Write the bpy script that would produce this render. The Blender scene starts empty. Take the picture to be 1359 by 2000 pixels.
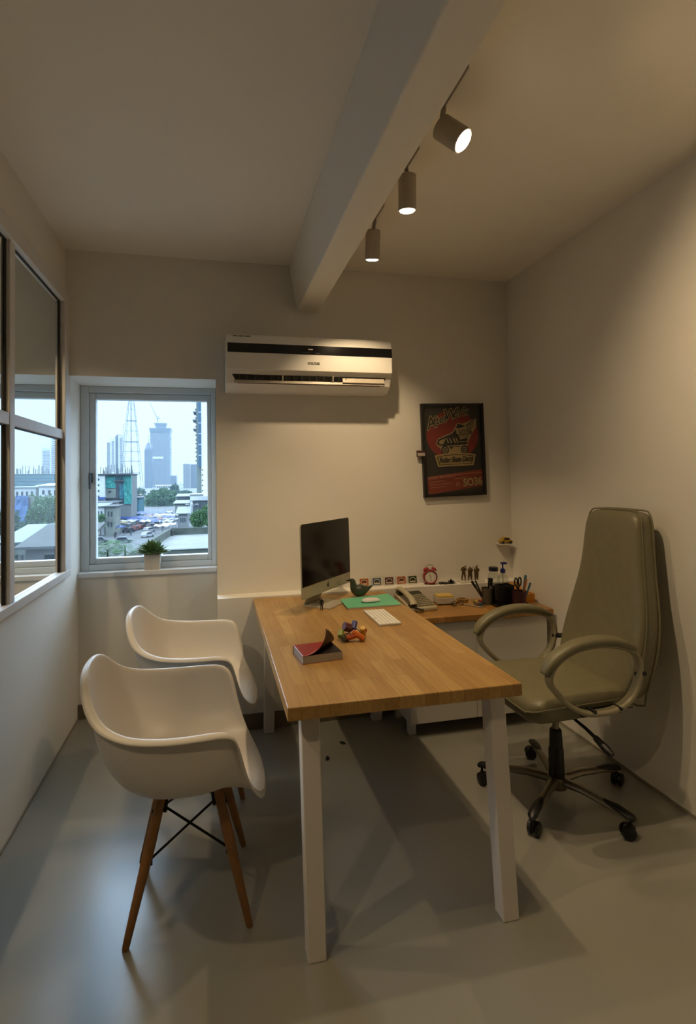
import bpy, bmesh, math, random
from mathutils import Vector, Matrix, Euler
PI = math.pi
R = math.radians
rnd = random.Random(7)
S = bpy.context.scene
COL = S.collection

# ------------------------------------------------------------------ camera data (fitted to the room)
F, YAW, PITCH, ROLL = 1016.49, 0.2131, 0.0248, -0.0131
CAM = Vector((0.8337, -3.1999, 1.4495))
SX, SY = -37.91, -91.36
_d = Vector((math.sin(YAW)*math.cos(PITCH), math.cos(YAW)*math.cos(PITCH), math.sin(PITCH)))
_r = Vector((math.cos(YAW), -math.sin(YAW), 0)); _u = _r.cross(_d)
_r2 = _r*math.cos(ROLL)+_u*math.sin(ROLL); _u2 = -_r*math.sin(ROLL)+_u*math.cos(ROLL)
def at(x, y, Y):
    """the point of the plane y = Y seen at a pixel of the photograph (used to survey the view outside)"""
    d = _d+_r2*((x-679.5-SX)/F)-_u2*((y-1000-SY)/F)
    return CAM+d*((Y-CAM.y)/d.y)

# ------------------------------------------------------------------ materials
def srgb(h):
    if isinstance(h, str):
        h = h.lstrip('#'); c = [int(h[i:i+2], 16)/255 for i in (0, 2, 4)]
    else: c = list(h)
    return tuple((v/12.92 if v <= .04045 else ((v+.055)/1.055)**2.4) for v in c)
_mats = {}
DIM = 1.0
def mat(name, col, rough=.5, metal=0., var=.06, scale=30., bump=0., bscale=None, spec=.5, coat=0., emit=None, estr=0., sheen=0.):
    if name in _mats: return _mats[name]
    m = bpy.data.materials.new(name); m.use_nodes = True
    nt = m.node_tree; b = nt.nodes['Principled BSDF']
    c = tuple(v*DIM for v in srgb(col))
    tc = nt.nodes.new('ShaderNodeTexCoord'); n = nt.nodes.new('ShaderNodeTexNoise')
    n.inputs['Scale'].default_value = scale; n.inputs['Detail'].default_value = 4
    nt.links.new(tc.outputs['Object'], n.inputs['Vector'])
    r = nt.nodes.new('ShaderNodeValToRGB')
    r.color_ramp.elements[0].position = .3; r.color_ramp.elements[1].position = .7
    r.color_ramp.elements[0].color = (*[max(0, v*(1-var)) for v in c], 1)
    r.color_ramp.elements[1].color = (*[min(1, v*(1+var)) for v in c], 1)
    nt.links.new(n.outputs['Fac'], r.inputs['Fac']); nt.links.new(r.outputs['Color'], b.inputs['Base Color'])
    b.inputs['Roughness'].default_value = rough; b.inputs['Metallic'].default_value = metal
    b.inputs['Specular IOR Level'].default_value = spec
    b.inputs['Coat Weight'].default_value = coat
    if sheen: b.inputs['Sheen Weight'].default_value = sheen
    if emit is not None:
        b.inputs['Emission Color'].default_value = (*srgb(emit), 1); b.inputs['Emission Strength'].default_value = estr
    if bump:
        n2 = nt.nodes.new('ShaderNodeTexNoise'); n2.inputs['Scale'].default_value = bscale or scale*4; n2.inputs['Detail'].default_value = 5
        nt.links.new(tc.outputs['Object'], n2.inputs['Vector'])
        bp = nt.nodes.new('ShaderNodeBump'); bp.inputs['Strength'].default_value = bump; bp.inputs['Distance'].default_value = .01
        nt.links.new(n2.outputs['Fac'], bp.inputs['Height']); nt.links.new(bp.outputs['Normal'], b.inputs['Normal'])
    _mats[name] = m
    return m
def glass_mat(name, tint=(1, 1, 1), ior=1.5, rough=0.):
    if name in _mats: return _mats[name]
    m = bpy.data.materials.new(name); m.use_nodes = True; nt = m.node_tree; nt.nodes.clear()
    o = nt.nodes.new('ShaderNodeOutputMaterial'); t = nt.nodes.new('ShaderNodeBsdfTransparent'); t.inputs[0].default_value = (*tint, 1)
    g = nt.nodes.new('ShaderNodeBsdfGlossy'); g.inputs['Roughness'].default_value = rough
    f = nt.nodes.new('ShaderNodeFresnel'); f.inputs[0].default_value = ior
    x = nt.nodes.new('ShaderNodeMixShader')
    ge = nt.nodes.new('ShaderNodeNewGeometry'); iv = nt.nodes.new('ShaderNodeMath'); iv.operation = 'SUBTRACT'; iv.inputs[0].default_value = 1
    mu = nt.nodes.new('ShaderNodeMath'); mu.operation = 'MULTIPLY'
    nt.links.new(ge.outputs['Backfacing'], iv.inputs[1]); nt.links.new(f.outputs[0], mu.inputs[0]); nt.links.new(iv.outputs[0], mu.inputs[1])
    nt.links.new(mu.outputs[0], x.inputs[0]); nt.links.new(t.outputs[0], x.inputs[1]); nt.links.new(g.outputs[0], x.inputs[2])
    nt.links.new(x.outputs[0], o.inputs[0]); _mats[name] = m
    return m
def emit_mat(name, col, s):
    if name in _mats: return _mats[name]
    m = bpy.data.materials.new(name); m.use_nodes = True; nt = m.node_tree; nt.nodes.clear()
    o = nt.nodes.new('ShaderNodeOutputMaterial'); e = nt.nodes.new('ShaderNodeEmission')
    e.inputs[0].default_value = (*srgb(col), 1); e.inputs[1].default_value = s
    nt.links.new(e.outputs[0], o.inputs[0]); _mats[name] = m
    return m
def block_wood(name, c1, c2, grain, rough=.38, row=.045, length=.42):
    m = bpy.data.materials.new(name); m.use_nodes = True; nt = m.node_tree; b = nt.nodes['Principled BSDF']; L = nt.links.new
    tc = nt.nodes.new('ShaderNodeTexCoord'); sp = nt.nodes.new('ShaderNodeSeparateXYZ'); cb = nt.nodes.new('ShaderNodeCombineXYZ')
    L(tc.outputs['Object'], sp.inputs[0]); L(sp.outputs['Y'], cb.inputs['X']); L(sp.outputs['X'], cb.inputs['Y'])
    br = nt.nodes.new('ShaderNodeTexBrick'); br.offset = .37; br.inputs['Scale'].default_value = 1
    br.inputs['Brick Width'].default_value = length; br.inputs['Row Height'].default_value = row
    br.inputs['Mortar Size'].default_value = .0006; br.inputs['Mortar Smooth'].default_value = .4
    br.inputs['Color1'].default_value = (*srgb(c1), 1); br.inputs['Color2'].default_value = (*srgb(c2), 1)
    br.inputs['Mortar'].default_value = (*srgb(grain), 1); L(cb.outputs[0], br.inputs['Vector'])
    mp = nt.nodes.new('ShaderNodeMapping'); mp.inputs['Scale'].default_value = (90, 5, 60); L(tc.outputs['Object'], mp.inputs[0])
    n = nt.nodes.new('ShaderNodeTexNoise'); n.inputs['Scale'].default_value = 1.2; n.inputs['Detail'].default_value = 6; n.inputs['Distortion'].default_value = .6
    L(mp.outputs[0], n.inputs['Vector'])
    rp = nt.nodes.new('ShaderNodeValToRGB'); rp.color_ramp.elements[0].position = .35; rp.color_ramp.elements[0].color = (.72, .66, .6, 1); rp.color_ramp.elements[1].position = .62; rp.color_ramp.elements[1].color = (1, 1, 1, 1)
    L(n.outputs['Fac'], rp.inputs['Fac'])
    mx = nt.nodes.new('ShaderNodeMix'); mx.data_type = 'RGBA'; mx.blend_type = 'MULTIPLY'; mx.inputs[0].default_value = .6
    L(br.outputs['Color'], mx.inputs[6]); L(rp.outputs['Color'], mx.inputs[7]); L(mx.outputs[2], b.inputs['Base Color'])
    b.inputs['Roughness'].default_value = rough
    _mats[name] = m
    return m
def floor_mat():
    m = bpy.data.materials.new('floor_epoxy'); m.use_nodes = True; nt = m.node_tree; b = nt.nodes['Principled BSDF']; L = nt.links.new
    tc = nt.nodes.new('ShaderNodeTexCoord'); n = nt.nodes.new('ShaderNodeTexNoise'); n.inputs['Scale'].default_value = 1.3; n.inputs['Detail'].default_value = 8
    L(tc.outputs['Object'], n.inputs['Vector'])
    r = nt.nodes.new('ShaderNodeValToRGB'); r.color_ramp.elements[0].position = .3; r.color_ramp.elements[1].position = .72
    r.color_ramp.elements[0].color = (*srgb('#8e8c82'), 1); r.color_ramp.elements[1].color = (*srgb('#97958b'), 1)
    L(n.outputs['Fac'], r.inputs['Fac']); L(r.outputs['Color'], b.inputs['Base Color'])
    n2 = nt.nodes.new('ShaderNodeTexNoise'); n2.inputs['Scale'].default_value = 6; L(tc.outputs['Object'], n2.inputs['Vector'])
    mr = nt.nodes.new('ShaderNodeMapRange'); mr.inputs[3].default_value = .26; mr.inputs[4].default_value = .38
    L(n2.outputs['Fac'], mr.inputs[0]); L(mr.outputs[0], b.inputs['Roughness'])
    b.inputs['Coat Weight'].default_value = .7; b.inputs['Coat IOR'].default_value = 1.5; b.inputs['Coat Roughness'].default_value = .22
    return m

# ------------------------------------------------------------------ mesh building
class MB:
    def __init__(s): s.v = []; s.f = []; s.m = []; s.M = Matrix.Identity(4)
    def add(s, vs, fs, mi=0):
        k = len(s.v)
        s.v += [s.M @ Vector(v) for v in vs]; s.f += [[i+k for i in f] for f in fs]; s.m += [mi]*len(fs)
        return s
    def box(s, a, b, mi=0):
        (x0, y0, z0), (x1, y1, z1) = a, b
        return s.add([(x0, y0, z0), (x1, y0, z0), (x1, y1, z0), (x0, y1, z0), (x0, y0, z1), (x1, y0, z1), (x1, y1, z1), (x0, y1, z1)],
                     [(0, 3, 2, 1), (4, 5, 6, 7), (0, 1, 5, 4), (1, 2, 6, 5), (2, 3, 7, 6), (3, 0, 4, 7)], mi)
    def cbox(s, c, d, rot=(0, 0, 0), mi=0):
        M0 = s.M; s.M = M0 @ Matrix.Translation(c) @ Euler(rot).to_matrix().to_4x4()
        s.box((-d[0]/2, -d[1]/2, -d[2]/2), (d[0]/2, d[1]/2, d[2]/2), mi); s.M = M0
        return s
    def tube(s, pts, rad, n=12, mi=0, cap=True, flat=None):
        pts = [Vector(p) for p in pts]
        if not hasattr(rad, '__len__'): rad = [rad]*len(pts)
        vs = []; up = None
        for i, p in enumerate(pts):
            t = (pts[min(i+1, len(pts)-1)]-pts[max(i-1, 0)]).normalized()
            if up is None:
                up = Vector((0, 0, 1)) if abs(t.z) < .9 else Vector((1, 0, 0))
            a = t.cross(up).normalized(); bb = a.cross(t).normalized(); up = bb
            for k in range(n):
                th = 2*PI*k/n
                fx, fy = (1, 1) if flat is None else flat
                vs.append(p+a*math.cos(th)*rad[i]*fx+bb*math.sin(th)*rad[i]*fy)
        fs = []
        for i in range(len(pts)-1):
            for k in range(n):
                fs.append((i*n+k, i*n+(k+1) % n, (i+1)*n+(k+1) % n, (i+1)*n+k))
        if cap:
            fs.append(tuple(range(n-1, -1, -1))); fs.append(tuple((len(pts)-1)*n+k for k in range(n)))
        return s.add(vs, fs, mi)
    def lathe(s, prof, n=24, mi=0, org=(0, 0, 0)):
        vs = []; fs = []; o = Vector(org)
        for (r, z) in prof:
            for k in range(n): vs.append(o+Vector((r*math.cos(2*PI*k/n), r*math.sin(2*PI*k/n), z)))
        for i in range(len(prof)-1):
            for k in range(n): fs.append((i*n+k, i*n+(k+1) % n, (i+1)*n+(k+1) % n, (i+1)*n+k))
        fs.append(tuple(range(n-1, -1, -1))); fs.append(tuple((len(prof)-1)*n+k for k in range(n)))
        return s.add(vs, fs, mi)
    def ball(s, c, r, n=16, mi=0):
        rx, ry, rz = r if hasattr(r, '__len__') else (r, r, r)
        vs = [(c[0], c[1], c[2]-rz)]; h = n//2
        for i in range(1, h):
            a = -PI/2+PI*i/h
            for k in range(n):
                vs.append((c[0]+rx*math.cos(a)*math.cos(2*PI*k/n), c[1]+ry*math.cos(a)*math.sin(2*PI*k/n), c[2]+rz*math.sin(a)))
        vs.append((c[0], c[1], c[2]+rz)); fs = []
        for k in range(n): fs.append((0, 1+(k+1) % n, 1+k))
        for i in range(h-2):
            for k in range(n): fs.append((1+i*n+k, 1+i*n+(k+1) % n, 1+(i+1)*n+(k+1) % n, 1+(i+1)*n+k))
        t = len(vs)-1; b0 = 1+(h-2)*n
        for k in range(n): fs.append((b0+k, b0+(k+1) % n, t))
        return s.add(vs, fs, mi)
    def prism(s, poly, z0, z1, mi=0):
        n = len(poly)
        vs = [(x, y, z0) for x, y in poly]+[(x, y, z1) for x, y in poly]
        fs = [tuple(range(n-1, -1, -1)), tuple(range(n, 2*n))]+[(i, (i+1) % n, n+(i+1) % n, n+i) for i in range(n)]
        return s.add(vs, fs, mi)
    def mesh(s, me, M, mi=0):
        M0 = s.M; s.M = M0 @ M
        s.add([v.co for v in me.vertices], [tuple(p.vertices) for p in me.polygons], mi); s.M = M0
        return s
    def build(s, name, mats, parent=None, smooth=False, bevel=0., seg=2, sub=0, fix=True, ang=35, loc=None):
        me = bpy.data.meshes.new(name)
        vs = s.v
        if loc is not None: vs = [v-Vector(loc) for v in vs]
        me.from_pydata([tuple(v) for v in vs], [], s.f)
        if not isinstance(mats, (list, tuple)): mats = [mats]
        for m in mats: me.materials.append(m)
        me.polygons.foreach_set('material_index', s.m)
        if fix:
            bm = bmesh.new(); bm.from_mesh(me); bmesh.ops.recalc_face_normals(bm, faces=bm.faces[:]); bm.to_mesh(me); bm.free()
        if smooth:
            me.shade_smooth() if hasattr(me, 'shade_smooth') else None
            try: me.set_sharp_from_angle(angle=R(ang))
            except Exception: pass
        me.update()
        o = bpy.data.objects.new(name, me); COL.objects.link(o)
        if loc is not None: o.location = loc
        if parent: o.parent = parent
        if bevel:
            md = o.modifiers.new('bevel', 'BEVEL'); md.width = bevel; md.segments = seg; md.limit_method = 'ANGLE'; md.angle_limit = R(40)
        if sub:
            md = o.modifiers.new('sub', 'SUBSURF'); md.levels = sub; md.render_levels = sub
        return o
def empty(name, loc=(0, 0, 0), rz=0., label=None, cat=None, group=None, kind=None, rot=None):
    o = bpy.data.objects.new(name, None); COL.objects.link(o); o.empty_display_size = .05
    o.location = loc; o.rotation_euler = rot if rot else (0, 0, rz)
    return tag(o, label, cat, group, kind)
def tag(o, label=None, cat=None, group=None, kind=None):
    if label: o['label'] = label
    if cat: o['category'] = cat
    if group: o['group'] = group
    if kind: o['kind'] = kind
    return o
def copy_tree(o, parent=None):
    c = o.copy(); COL.objects.link(c); c.parent = parent
    for ch in list(o.children): copy_tree(ch, c)
    return c
def text_me(body, size=1., shear=0., bold=0.):
    cu = bpy.data.curves.new('lettering', 'FONT'); cu.body = body; cu.size = size; cu.shear = shear; cu.offset = bold
    cu.align_x = 'CENTER'; cu.align_y = 'CENTER'; cu.resolution_u = 3
    o = bpy.data.objects.new('lettering', cu); COL.objects.link(o)
    dg = bpy.context.evaluated_depsgraph_get(); me = bpy.data.meshes.new_from_object(o.evaluated_get(dg))
    bpy.data.objects.remove(o); bpy.data.curves.remove(cu)
    return me
def skin_me(joints, edges, radii, sub=1, root=0):
    me = bpy.data.meshes.new('skin_src'); me.from_pydata(joints, edges, [])
    o = bpy.data.objects.new('skin_src', me); COL.objects.link(o)
    o.modifiers.new('s', 'SKIN')
    if sub: md = o.modifiers.new('u', 'SUBSURF'); md.levels = sub; md.render_levels = sub
    for i, r in enumerate(radii):
        sv = me.skin_vertices[0].data[i]; sv.radius = (r, r) if not hasattr(r, '__len__') else r
        sv.use_root = (i == root)
    dg = bpy.context.evaluated_depsgraph_get(); out = bpy.data.meshes.new_from_object(o.evaluated_get(dg))
    bpy.data.objects.remove(o); bpy.data.meshes.remove(me)
    return out
def rrect(w, h, r, n=6):
    pts = []
    for cx, cy, a0 in ((w/2-r, h/2-r, 0), (-w/2+r, h/2-r, 90), (-w/2+r, -h/2+r, 180), (w/2-r, -h/2+r, 270)):
        for k in range(n+1):
            a = R(a0+90*k/n); pts.append((cx+r*math.cos(a), cy+r*math.sin(a)))
    return pts
def struct(name, mb, m, parent=None, **k):
    o = mb.build(name, m, parent, **k)
    if parent is None: o['kind'] = 'structure'
    return o

# ------------------------------------------------------------------ room numbers
XR, H = 2.79, 2.78
WX, WZ, SZ, BD = .836, 2.054, .885, .265      # window bay: right jamb, soffit height, sill height, wall below the sill
WY = .355                                      # window plane
LD, LZ = .11, .76                              # low ledge along the back wall
YF, XN = -5.4, -3.0                            # front wall, far side of the neighbouring room
wall_m = mat('wall_paint', '#e2ddd2', .75, var=.012, scale=3, bump=.05, bscale=120, spec=.3)
ceil_m = mat('ceiling_paint', '#efe9dd', .85, var=.012, scale=2, spec=.2)
white_m = mat('white_paint', '#d9d8d6', .45, var=.02, scale=14)
frame_m = mat('window_frame_paint', '#cfd6da', .4, var=.02, scale=10)
part_m = mat('partition_frame_paint', '#d6d2cd', .42, var=.03, scale=12)
base_m = mat('dark_baseboard', '#6b6252', .5, var=.08, scale=10)
gap_m = mat('dark_gasket', '#15120f', .6, var=.1)
glass = glass_mat('window_glass', (.97, .99, 1.0))
pglass = glass_mat('partition_glass', (.97, .985, .98))

struct('floor', MB().box((XN, YF, -.12), (XR, BD+.2, 0)), floor_mat())
struct('ceiling', MB().box((XN, YF, H), (XR+.12, 0, H+.12)), ceil_m)
# back wall: panel above the windows, the pier between ledge and ceiling, the low thick wall under the ledge
b = MB()
b.box((XN, 0, WZ), (XR, .55, H+.1))                    # lintel over both windows
b.box((WX, 0, LZ), (XR, .55, WZ))                      # right of the window
b.box((WX, -LD, 0), (XR, .2, LZ))                      # low ledge wall
b.box((WX, .2, 0), (XR, .55, LZ))
b.box((XN, BD, -.1), (WX, .55, SZ-.03))                # wall below both window sills
b.box((XN, 0, SZ-.03), (-1.9, .55, WZ))
struct('wall_back', b, wall_m)
struct('wall_right', MB().box((XR, YF, -.1), (XR+.12, .55, H)), wall_m)
b = MB()
b.box((XN-.12, YF-.12, -.1), (XR+.12, YF, H+.1))
struct('wall_front', b, mat('front_wall_dark_absorber', '#57544f', .8))  # unseen wall, darkened to throw less bounce light on chair sides and legs
struct('wall_left', MB().box((XN-.12, YF, -.1), (XN, .55, H+.1)), wall_m)
# partition between the two rooms: solid below, glazed above, and the fin that closes it at the window bay
PT = .016
b = MB()
b.box((-PT, YF, 0), (0, 0, .925))
b.box((-PT, 0, 0), (0, WY+.02, SZ-.03)); b.box((-PT, 0, SZ-.03), (0, WY+.02, WZ))
b.box((-PT, YF, 2.525), (0, 0, H))
b.box((-PT, 0.0, .925), (0, .02, 2.525))
struct('wall_partition', b, wall_m)
b = MB().box((0, BD-.012, 0), (WX, BD, .088))
struct('baseboard_back', b, base_m, bevel=.002)
struct('baseboard_ledge', MB().box((WX, -LD-.012, 0), (XR, -LD, .088)), base_m, bevel=.002)
struct('baseboard_right', MB().box((XR-.006, YF, 0), (XR, -LD-.012, .012)), mat('floor_joint', '#8d8678', .6))
struct('trim_1', MB().box((0, YF, 0), (.006, BD-.012, .012)), mat('floor_joint', '#8d8678', .6))
# beam with a sloped left cheek
b = MB().add([(1.288, YF, H), (1.338, YF, 2.497), (1.472, YF, 2.497), (1.472, YF, H), (1.288, 0, H), (1.338, 0, 2.497), (1.472, 0, 2.497), (1.472, 0, H)],
             [(0, 1, 2, 3), (7, 6, 5, 4), (0, 4, 5, 1), (1, 5, 6, 2), (2, 6, 7, 3), (3, 7, 4, 0)])
struct('ceiling_beam', b, ceil_m, bevel=.006)
struct('window_sill', MB().box((0, BD-.012, SZ-.03), (WX, WY+.02, SZ)), mat('sill_stone', '#e2e4e4', .25, var=.03, scale=20), bevel=.004)
struct('trim_2', MB().box((-1.9, BD-.012, SZ-.03), (-PT, WY+.02, SZ)), mat('sill_stone', '#e2e4e4', .25), bevel=.004)

def window(name, x0, x1, z0, z1, fw, bot, top, fr_w=None):
    fr_w = fr_w or fw
    w = empty(name, ((x0+x1)/2, WY, z0), kind='structure')
    o = Vector(((x0+x1)/2, WY, z0))
    def fr(a0, a1, c0, c1, wl, wr, wb, wt, y0, y1):
        m = MB(); m.M = Matrix.Translation(-o)
        m.box((a0, y0, c0), (a0+wl, y1, c1)); m.box((a1-wr, y0, c0), (a1, y1, c1))
        m.box((a0+wl, y0, c0), (a1-wr, y1, c0+wb)); m.box((a0+wl, y0, c1-wt), (a1-wr, y1, c1))
        return m
    fr(x0, x1, z0, z1, fw*.55, fr_w*.55, bot*.5, top*.5, WY-.03, WY+.06).build('frame', frame_m, w, bevel=.004)
    a0, a1, c0, c1 = x0+fw*.55, x1-fr_w*.55, z0+bot*.5, z1-top*.5
    fr(a0, a1, c0, c1, fw*.45, fr_w*.45, bot*.5, top*.5, WY-.012, WY+.045).build('sash', frame_m, w, bevel=.005)
    m = MB(); m.M = Matrix.Translation(-o); m.box((a0+fw*.4, WY+.012, c0+bot*.45), (a1-fr_w*.4, WY+.016, c1-top*.45)); m.build('pane', glass, w)
    return w, o
w1, o1 = window('window_1', .0, WX, SZ, WZ, .089, .075, .083, .058)
m = MB(); m.M = Matrix.Translation(-o1)
m.box((.052, WY-.03, 1.44), (.07, WY-.012, 1.50)); m.tube([(.061, WY-.03, 1.485), (.061, WY-.05, 1.485), (.061, WY-.055, 1.40)], .007, 8)
m.build('handle', mat('handle_grey', '#5d646a', .4, .6), w1, smooth=True)
window('window_2', -1.9, -PT, SZ, WZ, .085, .075, .083)

# glazed partition screen: architrave frame, mullions, transom, panes
pw = empty('window_3', (0, 0, .92), kind='structure')
po = Vector((0, 0, .92))
def pm():
    q = MB(); q.M = Matrix.Translation(-po); return q
Z0, Z1 = .955, 2.452
ys = [-.09]
mull = []
y = -.09
for k in range(6):
    y1 = y-.705; mull.append((y1, y1-.055)); y = y1-.055
yend = mull[-1][0]
m = pm()
m.box((-.03, yend-.06, Z1), (.022, .022, 2.527)); m.box((-.03, yend-.06, .915), (.022, .022, Z0))
m.box((-.03, -.088, Z0), (.022, .022, Z1)); m.box((-.03, yend-.06, Z0), (.022, yend, Z1))
m.build('frame', part_m, pw, bevel=.003)
for (a, c) in mull[:-1]:
    pm().box((-.022, c, Z0), (.012, a, Z1)).build('mullion', part_m, pw, bevel=.003)
y = -.09
for (a, c) in mull:
    pm().box((-.02, a, 1.685), (.010, y, 1.735)).build('transom', part_m, pw, bevel=.002)
    for (q0, q1) in ((Z0, 1.685), (1.735, Z1)):
        pm().box((-.011, a, q0), (-.006, y, q1)).build('pane', pglass, pw)
        g = pm()
        t = .006
        g.box((-.014, a, q0), (-.003, a+t, q1)); g.box((-.014, y-.02, q0), (-.003, y, q1)); g.box((-.014, a, q1-t), (-.003, y, q1))
        g.build('gasket', gap_m, pw)
    y = c

# ------------------------------------------------------------------ track spotlights
lamp_m = mat('lamp_grey_paint', '#a39a8c', .5, var=.03)
bar_m = mat('lamp_bar', '#8c8478', .5, var=.03)
lens_m = emit_mat('lamp_glow', '#fff0d8', 14)
WARM = (1.0, .735, .43)
def spot(name, x, yb, yl, head, aim, L, r, label, watts, angle=95, blend=.6):
    t = empty('track_spotlight', (x, yb, H), label=label, cat='spotlight', group='spotlights along the ceiling beam')
    aim = Vector(aim).normalized(); hd = Vector(head)-Vector((x, yb, H))      # rear centre of the housing
    b = MB().box((-.016, yl[0], -.028), (.016, yl[1], 0)); b.build('mounting_bar', bar_m, t, bevel=.003)
    q = MB().tube([(0, yl[1]-.012, -.026), (0, yl[1]-.012, -.05), hd+Vector((0, 0, 0))], .009, 10); q.build('stem', bar_m, t, smooth=True)
    rot = Vector((0, 0, -1)).rotation_difference(aim).to_matrix().to_4x4()
    h = MB(); h.M = Matrix.Translation(hd) @ rot
    h.lathe([(.0, 0), (r-.004, 0), (r, -.004), (r, -L), (r-.004, -L), (r-.006, -L+.012), (0, -L+.012)], 32)
    hs = h.build('housing', lamp_m, t, smooth=True)
    g = MB(); g.M = Matrix.Translation(hd) @ rot; g.lathe([(0, -L+.003), (r-.005, -L+.003), (r-.009, -L-.004), (0, -L-.007)], 32)
    g.build('lens', lens_m, t, smooth=True)
    li = bpy.data.lights.new('spot_light', 'SPOT'); li.energy = watts; li.color = WARM; li.spot_size = R(angle); li.spot_blend = blend; li.shadow_soft_size = .022
    lo = bpy.data.objects.new('spot_light', li); COL.objects.link(lo); lo.parent = t
    lo.location = hd+aim*(L+.012); lo.rotation_euler = Vector((0, 0, -1)).rotation_difference(aim).to_euler()
    return t

# ------------------------------------------------------------------ air conditioner
ac_m = mat('ac_plastic', '#e6e2da', .35, var=.015, scale=8)
a = empty('air_conditioner', (1.388, 0, 1.97), label='long white split air conditioner with black stripe high on back wall', cat='air conditioner')
AW = .995
prof = [(0, .0), (-.11, .0), (-.165, .035), (-.185, .085), (-.2, .10), (-.205, .20), (-.195, .29), (-.17, .318), (0, .32)]
m = MB(); n = len(prof)
vs = [(-AW/2, y, z) for y, z in prof]+[(AW/2, y, z) for y, z in prof]
m.add(vs, [tuple(range(n)), tuple(range(2*n-1, n-1, -1))]+[(i, n+i, n+(i+1) % n, (i+1) % n) for i in range(n)])
m.build('body', ac_m, a, bevel=.006, seg=3, smooth=True)
fp = MB(); pf = [(-.2, .102), (-.214, .108), (-.2165, .20), (-.207, .292), (-.19, .312)]
vs = [(-AW/2+.004, y, z) for y, z in pf]+[(AW/2-.004, y, z) for y, z in pf]+[(-AW/2+.004, y+.012, z) for y, z in pf]+[(AW/2-.004, y+.012, z) for y, z in pf]
k = len(pf); fs = []
for i in range(k-1):
    fs += [(i, k+i, k+i+1, i+1), (2*k+i, 2*k+i+1, 3*k+i+1, 3*k+i), (i, i+1, 2*k+i+1, 2*k+i), (k+i, 3*k+i, 3*k+i+1, k+i+1)]
fs += [(0, 2*k, 3*k, k), (k-1, 2*k-1, 4*k-1, 3*k-1)]
fp.add(vs, fs); fp.build('front_panel', ac_m, a, bevel=.004, smooth=True)
sm = mat('ac_black_gloss', '#0b0b0f', .12, var=.1)
s_ = MB()
s_.add([(-AW/2+.012, -.2175, .203), (AW/2-.004, -.2175, .203), (AW/2-.004, -.2115, .258), (-AW/2+.012, -.2115, .258),
        (-AW/2+.012, -.2100, .203), (AW/2-.004, -.2100, .203), (AW/2-.004, -.2040, .258), (-AW/2+.012, -.2040, .258)],
       [(0, 1, 2, 3), (7, 6, 5, 4), (0, 4, 5, 1), (1, 5, 6, 2), (2, 6, 7, 3), (3, 7, 4, 0)])
st = s_.build('display_stripe', sm, a)
MB().box((-.022, -.2168, .232), (.006, -.2155, .238)).build('indicator', mat('ac_indicator', '#e9e4d5', .3), st)
for x0, x1 in ((-.06, -.01), (.02, .05)): MB().box((x0, -.2186, .212), (x1, -.217, .2145)).build('marking', mat('ac_marking', '#54504a', .4), st)
lg = MB(); lg.mesh(text_me('VOLTAS', .0195, 0, .0008), Matrix.Translation((.01, -.2178, .152)) @ Matrix.Rotation(R(88.5), 4, 'X'))
lg.build('logo', mat('ac_logo_grey', '#4a4742', .4), a, fix=False)
q = MB()
for (x0, x1) in ((-.455, -.43), (-.425, -.395), (-.39, -.355)): q.box((x0, -.207, .297), (x1, -.2, .3015))
q.build('lettering', mat('ac_marking', '#54504a', .4), a)
cav = MB().add([(-.43, -.1665, .034), (.43, -.1665, .034), (.46, -.1865, .083), (-.46, -.1865, .083)], [(0, 1, 2, 3)])
cav.add([(-.43, -.168, .036), (.43, -.168, .036), (.46, -.188, .081), (-.46, -.188, .081)], [(0, 1, 2, 3)])
cav.build('air_outlet', mat('ac_dark', '#16130f', .6), a, fix=False)
for i in range(15):
    v = MB(); v.cbox((-.42+i*.045, -.182, .062), (.004, .016, .036), (R(22), 0, 0)); v.build('vane', mat('ac_vane', '#4d473d', .5), a)
v = MB(); v.cbox((.0, -.185, .043), (.9, .006, .016), (R(-22), 0, 0)); v.cbox((.32, -.19, .062), (.26, .004, .03), (R(-22), 0, 0))
v.cbox((-.17, -.186, .06), (.008, .012, .05), (R(22), 0, 0)); v.cbox((.13, -.186, .06), (.008, .012, .05), (R(22), 0, 0))
v.build('louver', mat('ac_louver', '#b5ab98', .4), a)

# ------------------------------------------------------------------ poster
p = empty('framed_poster', (2.37, -.012, 1.626), rot=(R(90), 0, 0), label='black framed roller skate poster hanging slightly tilted on back wall', cat='poster')
p.rotation_euler = Euler((R(90), R(-1.3), 0), 'XYZ')
PW, PH = .443, .613
bk = mat('poster_frame_black', '#0d0b0a', .35, var=.1)
m = MB()
for (x0, y0, x1, y1) in ((-PW/2, -PH/2, -PW/2+.02, PH/2), (PW/2-.02, -PH/2, PW/2, PH/2), (-PW/2+.02, -PH/2, PW/2-.02, -PH/2+.02), (-PW/2+.02, PH/2-.02, PW/2-.02, PH/2)):
    m.box((x0, y0, -.012), (x1, y1, .016))
m.build('frame', bk, p, bevel=.002)
pm_ = [mat('poster_ground', '#221e19', .5, var=.08), mat('poster_red', '#7a1d16', .5, var=.05), mat('poster_cream', '#9a8458', .5, var=.05), mat('poster_ink', '#14110e', .5, var=.05), mat('poster_strip', '#7c3020', .5, var=.05), mat('poster_print', '#9a6a4c', .5, var=.03)]
s_ = MB(); s_.box((-PW/2+.018, -PH/2+.018, -.008), (PW/2-.018, PH/2-.018, 0), 0)
lay = [0.0]
def flat(poly, mi, sx=1., sy=1., ox=0, oy=0):
    lay[0] += .00025
    z = lay[0]; s_.prism([(x*sx+ox, y*sy+oy) for x, y in poly], z-.0002, z, mi)
def px(x, y):      # zoomed pixels of the print into poster coordinates
    return ((x-695)/795*PW*.97, -(y-815)/1225*PH)
def P_(*pts): return [px(x, y) for x, y in pts]
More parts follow.
